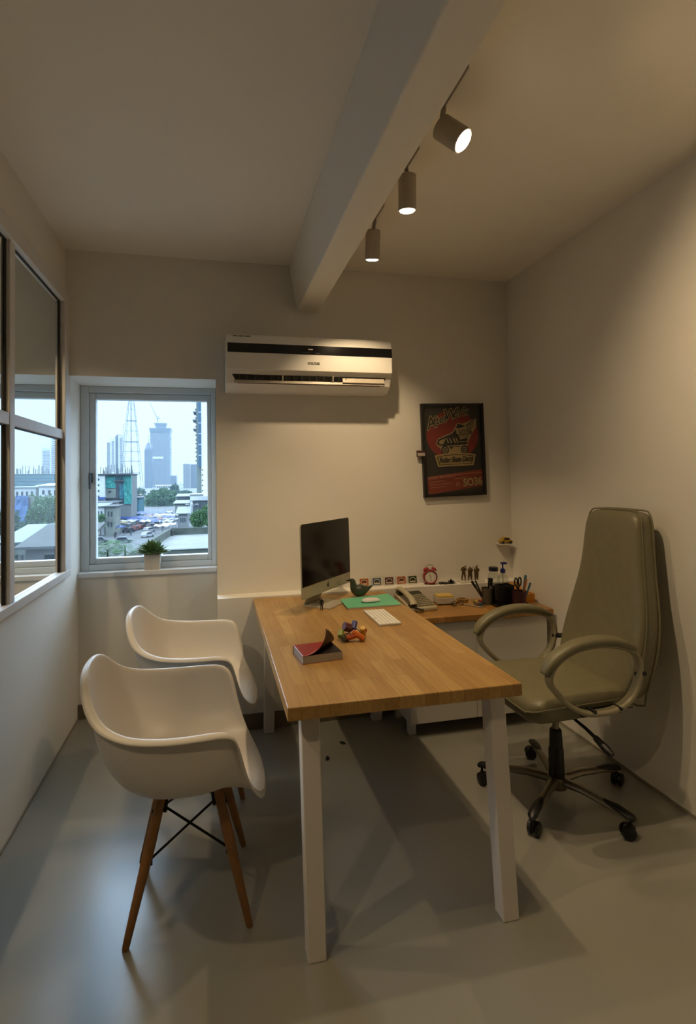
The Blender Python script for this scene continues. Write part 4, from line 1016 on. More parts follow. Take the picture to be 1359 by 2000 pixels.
rusty = mat('city_stained_wall', '#8f9488', .85, var=.25, scale=.4)
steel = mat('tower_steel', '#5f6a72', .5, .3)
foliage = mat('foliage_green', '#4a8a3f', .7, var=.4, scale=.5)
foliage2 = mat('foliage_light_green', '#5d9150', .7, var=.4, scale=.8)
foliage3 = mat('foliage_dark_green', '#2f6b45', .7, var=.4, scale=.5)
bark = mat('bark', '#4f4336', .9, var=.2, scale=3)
struct('ground', MB().box((-1500, 9, ZS-1), (1500, 3200, ZS)), mat('street_asphalt', '#7b8184', .8, var=.1, scale=.15))

def block(o, x0, x1, top, Y, dep, base=None):
    """box whose front face spans the surveyed pixels at distance Y"""
    a = at(x0, top, Y); c = at(x1, top, Y); z1 = (a.z+c.z)/2; z0 = ZS if base is None else at((x0+x1)/2, base, Y).z
    return MB().box((a.x-o.x, Y-o.y, z0-o.z), (c.x-o.x, Y+dep-o.y, z1-o.z)), a.x-o.x, c.x-o.x, z0-o.z, z1-o.z
def bldg(name, label, x0, x1, Y, cat='building', group=None):
    a = at(x0, 950, Y); c = at(x1, 950, Y)
    return empty(name, ((a.x+c.x)/2, Y, ZS), label=label, cat=cat, group=group)
def grid_windows(m, xa, xb, za, zb, nx, nz, fw, fh, y=-.25, t=.25):
    for i in range(nx):
        for j in range(nz):
            cx = xa+(xb-xa)*(i+.5)/nx; cz = za+(zb-za)*(j+.5)/nz
            w = (xb-xa)/nx*fw/2; h = (zb-za)/nz*fh/2
            m.box((cx-w, y, cz-h), (cx+w, y+t, cz+h))
    return m
# construction building wrapped in teal netting
o = bldg('construction_building', 'half built block wrapped in teal netting left in the window', 190, 256, 190)
m, xa, xb, z0, z1 = block(o.location, 190, 256, 927, 190, 14); m.build('frame', concrete, o)
W = xb-xa
fx_ = lambda f: xa+W*f
zz = lambda py: at(220, py, 190).z-ZS
m = MB(); m.box((fx_(0)-.6, -2.2, zz(978)), (fx_(.26), 0, zz(928.5))); wb = m.build('white_wing', whitec, o)
m = MB()
for k in range(4): m.box((fx_(.02), -2.3, zz(971-k*11)), (fx_(.10), -2.15, zz(967-k*11)))
m.build('window', darkwin, wb)
MB().box((fx_(0)-.8, -2.9, zz(975)), (fx_(.27), -2.1, zz(970))).build('blue_sheet', bluet, o)
def net(xf0, xf1, p0, p1, nm, mt, y=-.7):
    m = MB(); n = 10; vs = []; rr = random.Random(int(p0))
    for j in range(n+1):
        for i in range(n+1):
            vs.append((fx_(xf0+(xf1-xf0)*i/n), y-rr.uniform(0, .5), zz(p0)+(zz(p1)-zz(p0))*j/n))
    m.add(vs, [(j*(n+1)+i, j*(n+1)+i+1, (j+1)*(n+1)+i+1, (j+1)*(n+1)+i) for j in range(n) for i in range(n)])
    ob = m.build(nm, mt, o, fix=False); sd = ob.modifiers.new('t', 'SOLIDIFY'); sd.thickness = .15
net(.26, .55, 953, 929, 'netting', teal); net(.80, 1.03, 985, 929, 'netting', teal, -.9); net(.55, .8, 937, 929, 'netting', tealb); net(.66, .82, 975, 945, 'netting', tealb)
m = MB(); m.box((fx_(.26), -.5, zz(972)), (fx_(.55), 0, zz(954))); m.build('bare_wall', rusty, o)
m = MB(); m.box((fx_(.33), -.7, zz(962)), (fx_(.42), -.45, zz(958))); m.build('window', darkwin, o)
m = MB(); m.box((fx_(.53), -2, zz(940)), (fx_(.8), 0, zz(938))); m.box((fx_(.24), -2, zz(973)), (fx_(.62), 0, zz(971.5))); m.box((fx_(-.05), -3, zz(927.5)), (fx_(1.03), 14, zz(925.5))); m.build('slab', darkroof, o)
m = MB(); m.box((fx_(.56), -.3, zz(985)), (fx_(.79), 0, zz(941))); m.build('open_bay', darkwin, o)
m = MB(); rr = random.Random(4)
for i in range(34):
    x = fx_(rr.random()); h = rr.uniform(1, 3.6); y = rr.uniform(0, 9); m.box((x-.08, y, zz(926)), (x+.08, y+.16, zz(926)+h))
m.build('rebar', steel, o)
# residential tower
o = bldg('residential_tower', 'pale striped apartment tower behind the teal netted block', 208, 240, 900)
for (a_, b_, tp, mt, yo, nm) in ((208.3, 216.5, 864, concrete, 2, 'side_wing'), (215, 225, 856, whitec, 0, 'wall'), (224, 233, 852, glassblue, 3, 'glass_strip'), (231, 240, 850, whitec, 0, 'wall'), (225, 234.5, 848, concrete, 8, 'roof_block')):
    m, xa, xb, z0, z1 = block(o.location, a_, b_, tp, 900, 16)
    for v in m.v: v.y += yo
    w = m.build(nm, mt, o)
    if nm == 'wall':
        q = MB(); grid_windows(q, xa+(xb-xa)*.3, xb-(xb-xa)*.2, z0+30, z1-4, 1, 30, 1, .45, -.5, .5); q.build('windows', darkwin, w)
m = MB(); a = at(240, 900, 900)
for k in range(22): m.box((a.x-o.location.x, -2, 40+k*3.2), (a.x-o.location.x+1.2, 2, 41+k*3.2))
m.build('balconies', concrete, o)
# lattice tower
Y = 600; base = at(257, 955, Y); o = empty('broadcast_tower', (base.x, Y, ZS), label='tall steel lattice broadcast tower rising out of the window top', cat='tower')
lev = [(760, 3.4), (781, 8.4/2*.9), (800, 12.5/2), (822, 16.2/2), (842, 19.5/2), (863, 22.8/2), (882, 26/2), (901, 29.4/2), (924, 33/2), (960, 39/2), (985, 43/2)]
L_ = []
for py, hw in lev:
    q = at(257.3, py, Y); L_.append((q.z-ZS, hw/F*(Y+3.2)*.98))
L_.append((0, L_[-1][1]+1))
m = MB(); r_ = .15
for i in range(len(L_)-1):
    (za, wa), (zb, wb_) = L_[i], L_[i+1]
    cs_ = ((-1, -1), (1, -1), (1, 1), (-1, 1))
    for j, (sx_, sy_) in enumerate(cs_):
        tx, ty_ = cs_[(j+1) % 4]
        m.tube([(sx_*wa, sy_*wa, za), (sx_*wb_, sy_*wb_, zb)], r_*1.2, 4)
        m.tube([(sx_*wb_, sy_*wb_, zb), (tx*wb_, ty_*wb_, zb)], r_ if i not in (2, 4) else r_*2.2, 4)
        m.tube([(sx_*wa, sy_*wa, za), ((sx_+tx)/2*wb_, (sy_+ty_)/2*wb_, zb)], r_*.6, 4); m.tube([(tx*wa, ty_*wa, za), ((sx_+tx)/2*wb_, (sy_+ty_)/2*wb_, zb)], r_*.6, 4)
m.build('lattice', steel, o)
m = MB().tube([(-.3, 0, 0), (-.3, 0, L_[0][0]+20)], .45, 6); m.build('mast', steel, o)
# big tower under construction, its crane, the domed tower beside it
Y = 1200; o = bldg('unfinished_skyscraper', 'tall blue grey skyscraper under construction with flared crown', 293, 331.5, Y)
m, xa, xb, z0, z1 = block(o.location, 293, 331.5, 846, Y, 45); sh = m.build('shaft', glassblue, o)
q = MB()
for i in range(13): x = xa+(xb-xa)*(i+.5)/13; q.box((x-.35, -.8, z0), (x+.35, 0, z1))
q.build('mullions', concrete, sh)
zt = at(312, 836, Y).z-ZS; c = (xb-xa)/2; xm = (xa+xb)/2
def flare(za, zb, wa, wb2, nm):
    da = wa*.95; db = wb2*.95
    m = MB().add([(xm-wa, 22-da, za), (xm+wa, 22-da, za), (xm+wa, 22+da, za), (xm-wa, 22+da, za), (xm-wb2, 22-db, zb), (xm+wb2, 22-db, zb), (xm+wb2, 22+db, zb), (xm-wb2, 22+db, zb)],
             [(0, 3, 2, 1), (4, 5, 6, 7), (0, 1, 5, 4), (1, 2, 6, 5), (2, 3, 7, 6), (3, 0, 4, 7)]); return m.build(nm, glassblue, o)
flare(z1, zt, c, c*1.12, 'crown'); zt2 = at(312, 832, Y).z-ZS; zt3 = at(312, 825.5, Y).z-ZS
flare(zt, zt2, c*.5, c*.5, 'core'); flare(zt2, zt3, c*.54, c*.64, 'crown')
q = MB(); a = at(297, 896, Y); b_ = at(319, 892, Y); q.box((a.x-o.location.x, -2, a.z-ZS), (b_.x-o.location.x, 0, b_.z-ZS)); q.build('white_band', whitec, o)
q = MB()
for py in (857, 877, 884): a = at(331.5, py, Y); q.box((a.x-o.location.x-2, 0, a.z-ZS), (a.x-o.location.x+2.5, 20, a.z-ZS+1.2))
for k in range(9): a = at(294+k % 2*3, 850+k*5, Y); q.box((a.x-o.location.x-1.5, -1.5, a.z-ZS), (a.x-o.location.x+1.5, 0, a.z-ZS+2.2))
q.build('scaffold', concrete, o)
a = at(307.5, 825.5, Y+20); cr = empty('tower_crane', (a.x, Y+20, a.z), label='thin tower crane standing on top of the unfinished skyscraper', cat='crane')
t1 = at(307.5, 818, Y+20); jb = at(292, 785, Y+20); kb_ = at(311, 812, Y+20); A = Vector(a)
MB().tube([(0, 0, 0), tuple(t1-A)], .9, 4).build('mast', steel, cr); MB().tube([tuple(t1-A), tuple(jb-A)], [.8, .5], 4).build('jib', steel, cr)
m = MB().tube([tuple(t1-A), tuple(kb_-A)], .6, 4); m.cbox(tuple(t1-A+Vector((2, 0, 0))), (7, 2, 1.6)); m.build('counter_jib', steel, cr)
Y = 1120; o = bldg('domed_tower', 'slimmer blue tower with rounded top beside the unfinished skyscraper', 281.5, 297, Y)
m, xa, xb, z0, z1 = block(o.location, 282, 296.5, 878, Y, 14); m.build('shaft', glassblue, o)
rad = (xb-xa)/2; m = MB(); m.lathe([(rad*math.cos(PI/2*k/8), 15*math.sin(PI/2*k/8)) for k in range(9)], 20, org=((xa+xb)/2, 7.5, z1)); m.build('dome', glassblue, o, smooth=True)
m = MB(); m.tube([((xa+xb)/2, 7.5, z1+13), ((xa+xb)/2, 7.5, z1+30)], [.8, .3], 6); m.build('spire', steel, o)
def simple(name, label, x0, x1, top, Y, dep, mt, nx, nz, grp=None, cat='building', base=None, roof=None, wm=None, fw=.6, fh=.5, yw=-.3):
    o = bldg(name, label, x0, x1, Y, cat, grp); m, xa, xb, z0, z1 = block(o.location, x0, x1, top, Y, dep, base); w = m.build('wall', mt, o)
    if nx: q = MB(); grid_windows(q, xa+(xb-xa)*.06, xb-(xb-xa)*.06, max(z0, z1-nz*3.4)+.5, z1-.6, nx, nz, fw, fh, yw, .3); q.build('windows', wm or darkwin, w)
    if roof: q = MB(); e = (xb-xa)*.05; q.box((xa-e, -1, z1), (xb+e, dep+.5, z1+(z1-z0)*.04+.2)); q.build('roof', roof, o)
    return o
simple('office_block', 'low blue block joined to the right of the unfinished skyscraper', 331, 344, 929, 1210, 40, glassblue, 5, 12)
simple('office_block', 'pale low block nearest right of it in far haze between towers', 344.5, 360, 945, 1500, 40, whitec, 5, 4)
simple('office_block', 'narrow pale rooftop block in far haze between towers', 350, 355, 940.5, 1510, 20, whitec, 2, 4)
simple('high_rise', 'blue grey slab block left of the cream apartment tower', 357.5, 371, 906, 1000, 30, concrete, 3, 20, yw=-.5)
simple('high_rise', 'paler slab block touching the cream apartment tower', 370, 388, 907, 1030, 30, glassblue, 4, 20, yw=-.5)
simple('white_hall', 'long white low building beyond the round tree', 304, 336, 948.5, 560, 14, whitec, 8, 1, roof=cream)
simple('pale_block', 'thin pale block under the lattice tower', 253, 262, 928, 500, 12, whitec, 2, 8)
simple('pale_block', 'wide pale low block beyond the lattice tower base', 262, 279, 952, 700, 16, whitec, 5, 3)
# cream apartment tower at the right window edge
Y = 260; o = bldg('apartment_tower', 'tall cream apartment tower at the right edge of the window', 394, 440, Y)
a = at(393.5, 930, Y); xa = a.x-o.location.x; zt = at(400, 740, Y).z-ZS
m = MB().box((xa, 0, 0), (xa+22, 26, zt)); m.build('wall', cream, o)
zf = lambda py: at(394, py, Y).z-ZS
q = MB().box((xa-1.3, -.4, zf(911)), (xa-.05, 3, zt)); gs = q.build('glass_strip', mat('glass_strip_blue', '#2f6a94', .25, var=.1, scale=.2), o)
q = MB()
for k in range(9): py = 890-k*21; q.box((xa-1.35, -.55, zf(py)), (xa-.02, 3, zf(py-1.6)))
q.build('bands', whitec, gs)
q = MB().box((xa-2.4, 3, 0), (xa, 24, zf(784))); sw = q.build('side_wall', mat('side_wall_grey', '#9aa79f', .8, var=.08, scale=.3), o)
q = MB()
for k in range(13): py = 900-k*8.5; q.box((xa-3.0, 4+(k % 2)*3, zf(py)), (xa-2.3, 9+(k % 2)*4, zf(py-2.2)))
for py, e in ((804, 1.5), (820, 1.8), (838, 1.6)): q.box((xa-2.4-e, 3, zf(py)), (xa-2.3, 14, zf(py-2)))
q.build('ledges', concrete, sw)
q = MB()
for k in range(5): q.box((xa+.0+.2, -.2, zf(959.5-k*10.2)), (xa+.75, .1, zf(957-k*10.2)))
for k in range(6): q.box((xa-2.5, 4, zf(890-k*17)), (xa-2.2, 5, zf(886-k*17)))
q.build('windows', darkwin, o)

def crown(m, c, r, n, leaf, rr):
    for i in range(n):
        d = Vector((rr.gauss(0, 1), rr.gauss(0, 1), rr.gauss(0, 1))).normalized(); f = rr.uniform(.55, 1)**.6
        lump = 1+.18*math.sin(d.x*7+c[0])*math.cos(d.z*6+c[1])
        p_ = Vector((c[0]+d.x*r[0]*f*lump, c[1]+d.y*r[1]*f*lump, c[2]+d.z*r[2]*f*lump))
        a_ = Vector((rr.gauss(0, 1), rr.gauss(0, 1), rr.gauss(0, .6))).normalized()*leaf; b_ = a_.cross(Vector((rr.gauss(0, 1), rr.gauss(0, 1), rr.gauss(0, 1)))).normalized()*leaf*.6
        m.add([p_-a_, p_+b_, p_+a_, p_-b_], [(0, 1, 2, 3)])
def tree(name, label, x, y, rx, ry, Y, mt, n, leaf, seed, cat='tree', grp=None, lumps=5, trunk=True):
    rr = random.Random(seed); c = at(x, y, Y); k = (Y+3.2)/F; o = empty(name, (c.x, Y, ZS), label=label, cat=cat, group=grp)
    m = MB(); cz_ = c.z-ZS; RX, RZ = rx*k, ry*k
    crown(m, (0, 0, cz_), (RX*.9, RX*.9, RZ*.9), n//2, leaf, rr)
    for i in range(lumps):
        a_ = 2*PI*i/lumps+seed; crown(m, (math.cos(a_)*RX*.5, math.sin(a_)*RX*.5, cz_+rr.uniform(-.25, .35)*RZ), (RX*.5, RX*.5, RZ*.55), n//2//lumps, leaf, rr)
    m.build('crown', mt, o, fix=False)
    if trunk: MB().tube([(0, 0, -.2), (RX*.04, 0, cz_*.5), (0, 0, cz_)], [RX*.07+.1, RX*.055+.08, RX*.02+.04], 8).build('trunk', bark, o, smooth=True)
    return o
tree('round_tree', 'big round green tree at the end of the street', 314, 974, 32, 22, 330, foliage, 5200, .75, 1, lumps=7)
tree('dark_tree', 'dark pointed tree right behind the big round tree', 341, 958, 9, 14, 400, foliage3, 1200, .7, 2)
tree('dark_tree', 'dark low tree standing before the slab blocks', 359, 966, 17, 9, 390, foliage3, 1600, .7, 3)
tree('dark_tree', 'dark trees behind the street lamp left of the round tree', 270, 962, 14, 9, 420, foliage3, 1200, .7, 4)
tree('leafy_tree', 'bright leafy tree beyond the flat roof, nearer the street', 386, 1014, 15, 20, 95, foliage2, 3000, .16, 5, lumps=6)
tree('leafy_tree', 'bright leafy tree beyond the flat roof at window edge', 406, 1006, 15, 26, 92, foliage2, 3600, .16, 6, lumps=6)
tree('leafy_tree', 'small green tree by the white wall across the street', 196, 1012, 9, 9, 150, foliage2, 900, .25, 7)
# near fronds at lower left
near_f = mat('foliage_near', '#4f9347', .6, var=.4, scale=2)
def frond_tree(name, label, x, y, rx, ry, Y, mt, n, L, seed):
    rr = random.Random(seed); c = at(x, y, Y); k = (Y+3.2)/F; o = empty(name, (c.x, Y, ZS), label=label, cat='tree'); m = MB(); cz_ = c.z-ZS
    for i in range(n):
        a_ = rr.uniform(0, 2*PI); q = Vector((rx*k*rr.uniform(-1, 1), rx*k*rr.uniform(-.8, .8), cz_+ry*k*rr.uniform(-1, .8))); d = Vector((math.cos(a_), math.sin(a_), rr.uniform(-.3, .35))).normalized(); s0 = d.cross(Vector((0, 0, 1))).normalized()
        for j in range(7):
            f = j/6; p_ = q+d*L*f+Vector((0, 0, -.25*L*f*f)); ll = L*.32*(1-.5*f); 
            for s__ in (-1, 1):
                e = (s0*s__+d*.6).normalized()*ll; w = d*ll*.14
                m.add([p_, p_+e*.5+w, p_+e+Vector((0, 0, -.1*ll)), p_+e*.5-w], [(0, 1, 2, 3)])
    m.build('crown', mt, o, fix=False); MB().tube([(0, 0, -.2), (.1, 0, cz_*.6), (0, 0, cz_)], [.22, .16, .05], 8).build('trunk', bark, o, smooth=True)
    return o
frond_tree('feathery_tree', 'feathery green tree top just outside the window, lower left', 210, 1074, 27, 20, 34, near_f, 230, .7, 8)
frond_tree('feathery_tree', 'thin feathery tree top beside the road, nearer the flat roof', 244, 1066, 20, 13, 40, near_f, 80, .7, 9)
# flat roof terrace in the right foreground
zr, zp = -6.2, -5.25
cor = hz(331, 1031.5, zp); l2 = hz(281, 1061, zp); l3 = hz(239, 1084.7, zp); rt = hz(460, 1028, zp)
dl = (l3-cor); o = empty('flat_roof', (cor.x, cor.y, ZS), label='pale flat concrete roof with mossy parapet in the right foreground', cat='roof')
O_ = Vector((cor.x, cor.y, ZS)); nrm = Vector((-dl.y, dl.x, 0)).normalized()
if nrm.x < 0: nrm = -nrm
def quadprism(a, b_, w, z0, z1, n_):
    a, b_ = Vector((a.x-O_.x, a.y-O_.y, 0)), Vector((b_.x-O_.x, b_.y-O_.y, 0)); n_ = n_*w
    return MB().prism([(a.x, a.y), (b_.x, b_.y), (b_.x+n_.x, b_.y+n_.y), (a.x+n_.x, a.y+n_.y)], z0-ZS, z1-ZS)
moss = mat('mossy_parapet', '#5f675a', .85, var=.35, scale=.9); slabm = mat('roof_pale_concrete', '#b9bdb8', .85, var=.14, scale=.35)
far = Vector((rt.x+12, cor.y, 0))
near_l = l3; near_r = Vector((rt.x+12, l3.y, 0))
MB().prism([(0, 0), (near_l.x-O_.x, near_l.y-O_.y), (near_r.x-O_.x, near_r.y-O_.y), (far.x-O_.x, 0)], 0, zr-ZS).build('slab', slabm, o)
quadprism(cor, l3, .35, zr, zp, nrm).build('parapet', moss, o)
quadprism(cor, Vector((rt.x+12, cor.y, 0)), .35, zr, zp, Vector((0, -1, 0))).build('parapet', moss, o)
n1 = hz(319, 1073.5, zr+.55); MB().box((n1.x-O_.x, n1.y-.5-O_.y, zr-ZS), (near_r.x-O_.x, n1.y-O_.y, zr+.55-ZS)).build('kerb', moss, o)
MB().box((n1.x-.2-O_.x, n1.y-.65-O_.y, zr+.55-ZS), (near_r.x-O_.x, n1.y+.1-O_.y, zr+.65-ZS)).build('coping', slabm, o)
v_ = hz(337, 1046, zr); MB().lathe([(0, 0), (.14, 0), (.14, .75), (.2, .78), (0, .85)], 10, org=(v_.x-O_.x, v_.y-.3-O_.y, zr-ZS)).build('vent_pipe', darkroof, o)

# low houses on both sides of the street
def house(name, label, x0, x1, top, Y, dep, wm_, rm, nx=3, nz=1, pitch=0., grp=None):
    o = bldg(name, label, x0, x1, Y, 'house', grp); m, xa, xb, z0, z1 = block(o.location, x0, x1, top, Y, dep); w = m.build('wall', wm_, o)
    q = MB(); grid_windows(q, xa+.4, xb-.4, max(z0+1, z1-3.2*nz), z1-.5, nx, nz, .4, .45, -.15, .2); q.build('windows', darkwin, w)
    e = .8; q = MB().add([(xa-e, -e, z1), (xb+e, -e, z1), (xb+e, dep+e, z1+pitch), (xa-e, dep+e, z1+pitch), (xa-e, -e, z1+.25), (xb+e, -e, z1+.25), (xb+e, dep+e, z1+pitch+.25), (xa-e, dep+e, z1+pitch+.25)],
                         [(0, 3, 2, 1), (4, 5, 6, 7), (0, 1, 5, 4), (1, 2, 6, 5), (2, 3, 7, 6), (3, 0, 4, 7)]); q.build('roof', rm, o)
    return o
house('street_house', 'grey stained house below the teal netted block', 188, 222, 982, 172, 10, rusty, greyroof, 4, 2)
house('street_house', 'pale house with dark doorway near the left window edge', 186, 204, 990, 158, 8, whitec, greyroof, 2, 1, .6)
house('street_house', 'weathered house beside the pale house, left of the street', 206, 224, 990, 152, 9, rusty, darkroof, 2, 2)
house('street_house', 'dark shop row behind the street lamp', 228, 272, 973, 215, 14, tealb, darkroof, 6, 2)
house('street_house', 'dark roofed house right of the round tree', 346, 384, 970, 250, 16, darkroof, greyroof, 5, 1, .8)
house('street_house', 'white topped house under the cream apartment tower', 371, 396, 966, 235, 12, whitec, whitec, 3, 1)
house('street_house', 'wide dark house at the right window edge below the tower', 376, 420, 978, 200, 12, darkroof, greyroof, 5, 1, 1)
house('street_house', 'grey house facing the street on its right side', 342, 366, 984, 205, 14, rusty, greyroof, 3, 2, .6)
house('street_house', 'house with pale sheet roof right of the street stalls', 348, 366, 1004, 165, 9, concrete, greyroof, 3, 1, 1.6)
# awnings, stalls
def awning(label, x, y, w, dep, mt, h=2.6, tilt=.35, nm='market_awning', grp='market awnings along the street'):
    c = hz(x, y, ZS+h); o = empty(nm, (c.x, c.y, ZS), label=label, cat='awning', group=grp); m = MB(); n = 8; vs = []
    for j in range(2):
        for i in range(n+1): vs.append((-w/2+w*i/n, -dep/2+dep*j, h+tilt*j+.12*math.sin(i*1.7)))
    for j in range(2):
        for i in range(n+1): vs.append((-w/2+w*i/n, -dep/2+dep*j, h-.06+tilt*j+.12*math.sin(i*1.7)))
    k = n+1; fs = [(i, i+1, k+i+1, k+i) for i in range(n)]+[(2*k+i, 3*k+i, 3*k+i+1, 2*k+i+1) for i in range(n)]+[(i, 2*k+i, 2*k+i+1, i+1) for i in range(n)]+[(k+i, k+i+1, 3*k+i+1, 3*k+i) for i in range(n)]+[(0, k, 3*k, 2*k), (n, 2*k+n, 3*k+n, k+n)]
    m.add(vs, fs); m.build('canopy', mt, o, fix=False)
    for sx_ in (-1, 1):
        for sy_ in (-1, 1): MB().tube([(sx_*w*.46, sy_*dep*.45, 0), (sx_*w*.46, sy_*dep*.45, h+(tilt if sy_ > 0 else 0))], .05, 6).build('post', steel, o)
    return o
DIM = .5
white_t = mat('tarpaulin_white', '#c4c9cc', .6, var=.1, scale=1); DIM = .31; yel_t = mat('tarpaulin_yellow', '#b59a4a', .6, var=.1); grn_t = mat('tarpaulin_green', '#4fa33a', .6, var=.1, scale=1); red_t = mat('tarpaulin_red', '#a5524a', .6, var=.1)
awning('wide blue market awning across the far end of stalls', 264, 1011, 14, 5, bluet)
awning('long blue market awning just below the street lamp', 278, 1015, 10, 4, bluet)
awning('blue awning at the foot of the round tree', 296, 1001, 11, 7, bluet, 3.2)
awning('bright blue awning of the stall left of the road', 231, 1029, 3.8, 2, bluet, 2.4)
awning('yellowish awning above the bright blue stall', 232, 1021, 5.5, 2.6, yel_t, 2.8)
awning('lime green awning at the left window edge', 200, 1028, 4.2, 3.2, grn_t, 2.6)
awning('white awning beside the wide blue awning', 286, 1018, 4, 3, white_t, 2.4)
awning('yellow and white awning in the middle of the street', 303, 1010, 4.5, 2.4, yel_t, 2.6)
awning('white awning at the far right of the stalls', 318, 1006, 6, 3, white_t, 2.6)
awning('reddish awning among the right side stalls', 313, 1014, 4, 2.4, red_t, 2.4)
awning('white awning halfway down the right side stalls', 323, 1018, 5, 3, white_t, 2.4)
awning('pale awning nearest the flat roof', 316, 1027, 4.2, 3, white_t, 2.4)
awning('grey awning by the house with pale sheet roof', 334, 1014, 5, 3, greyroof, 2.8)
for k_, (x, y, w, d, mt, lb) in enumerate(((322, 1000, 6, 3.5, white_t, 'white awning at the far right end of the street'), (310, 1003, 5, 3, greyroof, 'grey awning at the far end beside the blue one'), (328, 1010, 4.5, 2.6, bluet, 'blue awning between white ones on the right side'),
        (330, 1024, 4, 3, white_t, 'white awning right beside the flat roof corner'), (244, 1023, 4, 2.6, greyroof, 'grey awning right of the yellowish one'), (250, 1018, 5, 3, white_t, 'white awning before the wide blue awning'),
        (215, 1020, 4.5, 3, greyroof, 'grey awning left of the yellowish awning'), (293, 1009, 5, 3, red_t, 'reddish awning in the middle of the far stalls'), (257, 1006, 6, 3.4, bluet, 'blue awning behind the wide blue awning'),
        (306, 1018, 3.6, 2.4, bluet, 'small blue awning over the parked row'), (341, 1006, 5, 3, white_t, 'white awning touching the grey street house'), (270, 1004, 6, 3, white_t, 'white awning under the street lamp post'))):
    awning(lb, x, y, w, d, mt, 2.5)
# vehicles
tyre = mat('tyre', '#17181a', .8); carw = darkwin
def vehicle(label, x, y, rz, mt, L=4.1, W=1.7, Hh=1.5, grp='vehicles on the street'):
    c = hz(x, y, ZS); o = empty('parked_car', (c.x, c.y, ZS), R(rz), label, 'car', grp); m = MB()
    m.M = Matrix.Rotation(R(90), 4, 'X'); m.prism([(-L/2, .3), (L/2, .3), (L/2, .75), (L*.28, .85), (L*.14, Hh), (-L*.33, Hh), (-L*.45, .9), (-L/2, .85)], -W/2, W/2); m.build('body', mt, o, bevel=.08)
    m = MB(); m.M = Matrix.Rotation(R(90), 4, 'X'); m.prism([(-L*.40, .92), (L*.23, .92), (L*.12, Hh-.12), (-L*.31, Hh-.12)], -W/2-.02, W/2+.02); m.build('windows', carw, o)
    for sx_ in (-.31, .31):
        for sy_ in (-1, 1): MB().tube([(sx_*L, sy_*W*.4, .32), (sx_*L, sy_*W*.5, .32)], .32, 12).build('wheel', tyre, o)
    return o
cw_ = mat('car_white', '#c9ccce', .3, var=.02); cr_ = mat('car_red', '#9c3a34', .3); cg_ = mat('car_grey', '#6f767c', .3); cbk = mat('car_black', '#23262a', .3); cy_ = mat('car_yellow', '#b08f2a', .35)
for lb, x, y, rz, mt in (('white car parked first in the row beside the flat roof parapet', 288, 1049, 62, cw_), ('white car second in the row beside the flat roof parapet', 291, 1039, 62, cw_), ('pale car third in the row beside the parapet', 296, 1031, 60, cw_), ('white car fourth in the row, up the street', 303, 1027, 60, cw_), ('grey car fifth in the row, up the street', 308, 1022, 58, cg_), ('white car at the far end of the parked row', 314, 1018, 58, cw_),
                         ('red and white taxi driving up the road', 276, 1033, 70, cr_), ('dark car ahead of the red taxi', 283, 1026, 70, cbk), ('small red three wheeler beside the taxi', 264, 1036, 75, cr_), ('grey car parked at the lower left among branches', 241, 1060, 10, cg_), ('grey car by the left window edge behind branches', 195, 1060, 12, cg_), ('yellow topped car far up the street', 300, 1016, 70, cy_), ('white van at the bend of the street', 283, 1021, 20, cw_), ('black car parked before the bright blue stall', 252, 1040, 60, cbk)):
    vehicle(lb, x, y, rz, mt)
# street people
pmsh = {}
for nm, c_ in (('dark', '#24272b'), ('red', '#a8443c'), ('white', '#b9bec2'), ('blue', '#2c4a78')):
    me = man(1.0, stride=.16); me.name = 'pedestrian_body'; me.materials.clear(); me.materials.append(mat('clothes_'+nm, c_, .8)); pmsh[nm] = me
hd = MB().ball((0, 0, 1.68), (.1, .09, .13), 8); hdm = None
for nm, x, y, lb in (('dark', 227, 1050, 'person in dark clothes standing by the bright blue stall'), ('dark', 224, 1052, 'second dark clothed person left of the one by the blue stall'), ('red', 206, 1041, 'person in red under the lime green awning'), ('blue', 256, 1047, 'person in blue walking along the road edge'), ('dark', 254, 1044, 'person in dark clothes behind the blue walker'), ('white', 217, 1046, 'person in white between the green and blue awnings'), ('red', 268, 1027, 'person in red near the white awning'), ('white', 266, 1021, 'person in white far along the stalls'), ('blue', 271, 1024, 'person in blue far along the stalls'), ('dark', 309, 1030, 'person in dark clothes beside the parked row')):
    c = hz(x, y, ZS); o = empty('person', (c.x, c.y, ZS), rnd.uniform(0, 6), lb, 'person', 'people on the street')
    b_ = bpy.data.objects.new('body', pmsh[nm]); COL.objects.link(b_); b_.parent = o
    if hdm is None: ho_ = hd.build('head', mat('person_skin', '#6d4a36', .6), o, smooth=True); hdm = ho_.data
    else: ho_ = bpy.data.objects.new('head', hdm); COL.objects.link(ho_); ho_.parent = o
# street lamps
lampw = mat('street_lamp_head', '#d6dadb', .4)
def street_lamp(label, x, ytop, ybase, arms, lit=False):
    c = hz(x, ybase, ZS); tp = at(x, ytop, c.y); h = tp.z-ZS; o = empty('street_lamp', (c.x, c.y, ZS), label=label, cat='street lamp')
    MB().tube([(0, 0, 0), (0, 0, h)], [.14, .09], 8).build('pole', mat('lamp_pole_pale', '#aab2b5', .5), o)
    for a_ in arms:
        m = MB(); e = Vector((math.cos(R(a_)), math.sin(R(a_)), .25)); m.tube([(0, 0, h-.3), tuple(e*1.4+Vector((0, 0, h-.3)))], .06, 6); m.build('arm', mat('lamp_pole_pale', '#aab2b5', .5), o)
        m = MB(); q = e*1.7+Vector((0, 0, h-.3)); m.ball(tuple(q), (.55, .28, .14), 10); m.build('lamp_head', emit_mat('street_lamp_glow', '#fff4d8', 2.2) if lit and a_ == arms[0] else lampw, o, smooth=True)
street_lamp('tall pale lamp post with glowing head left of the round tree', 275, 966, 1006, (100, 20, 180), True)
street_lamp('pale lamp post with three arms before the bright trees', 375, 986, 1029, (20, 160, 90))
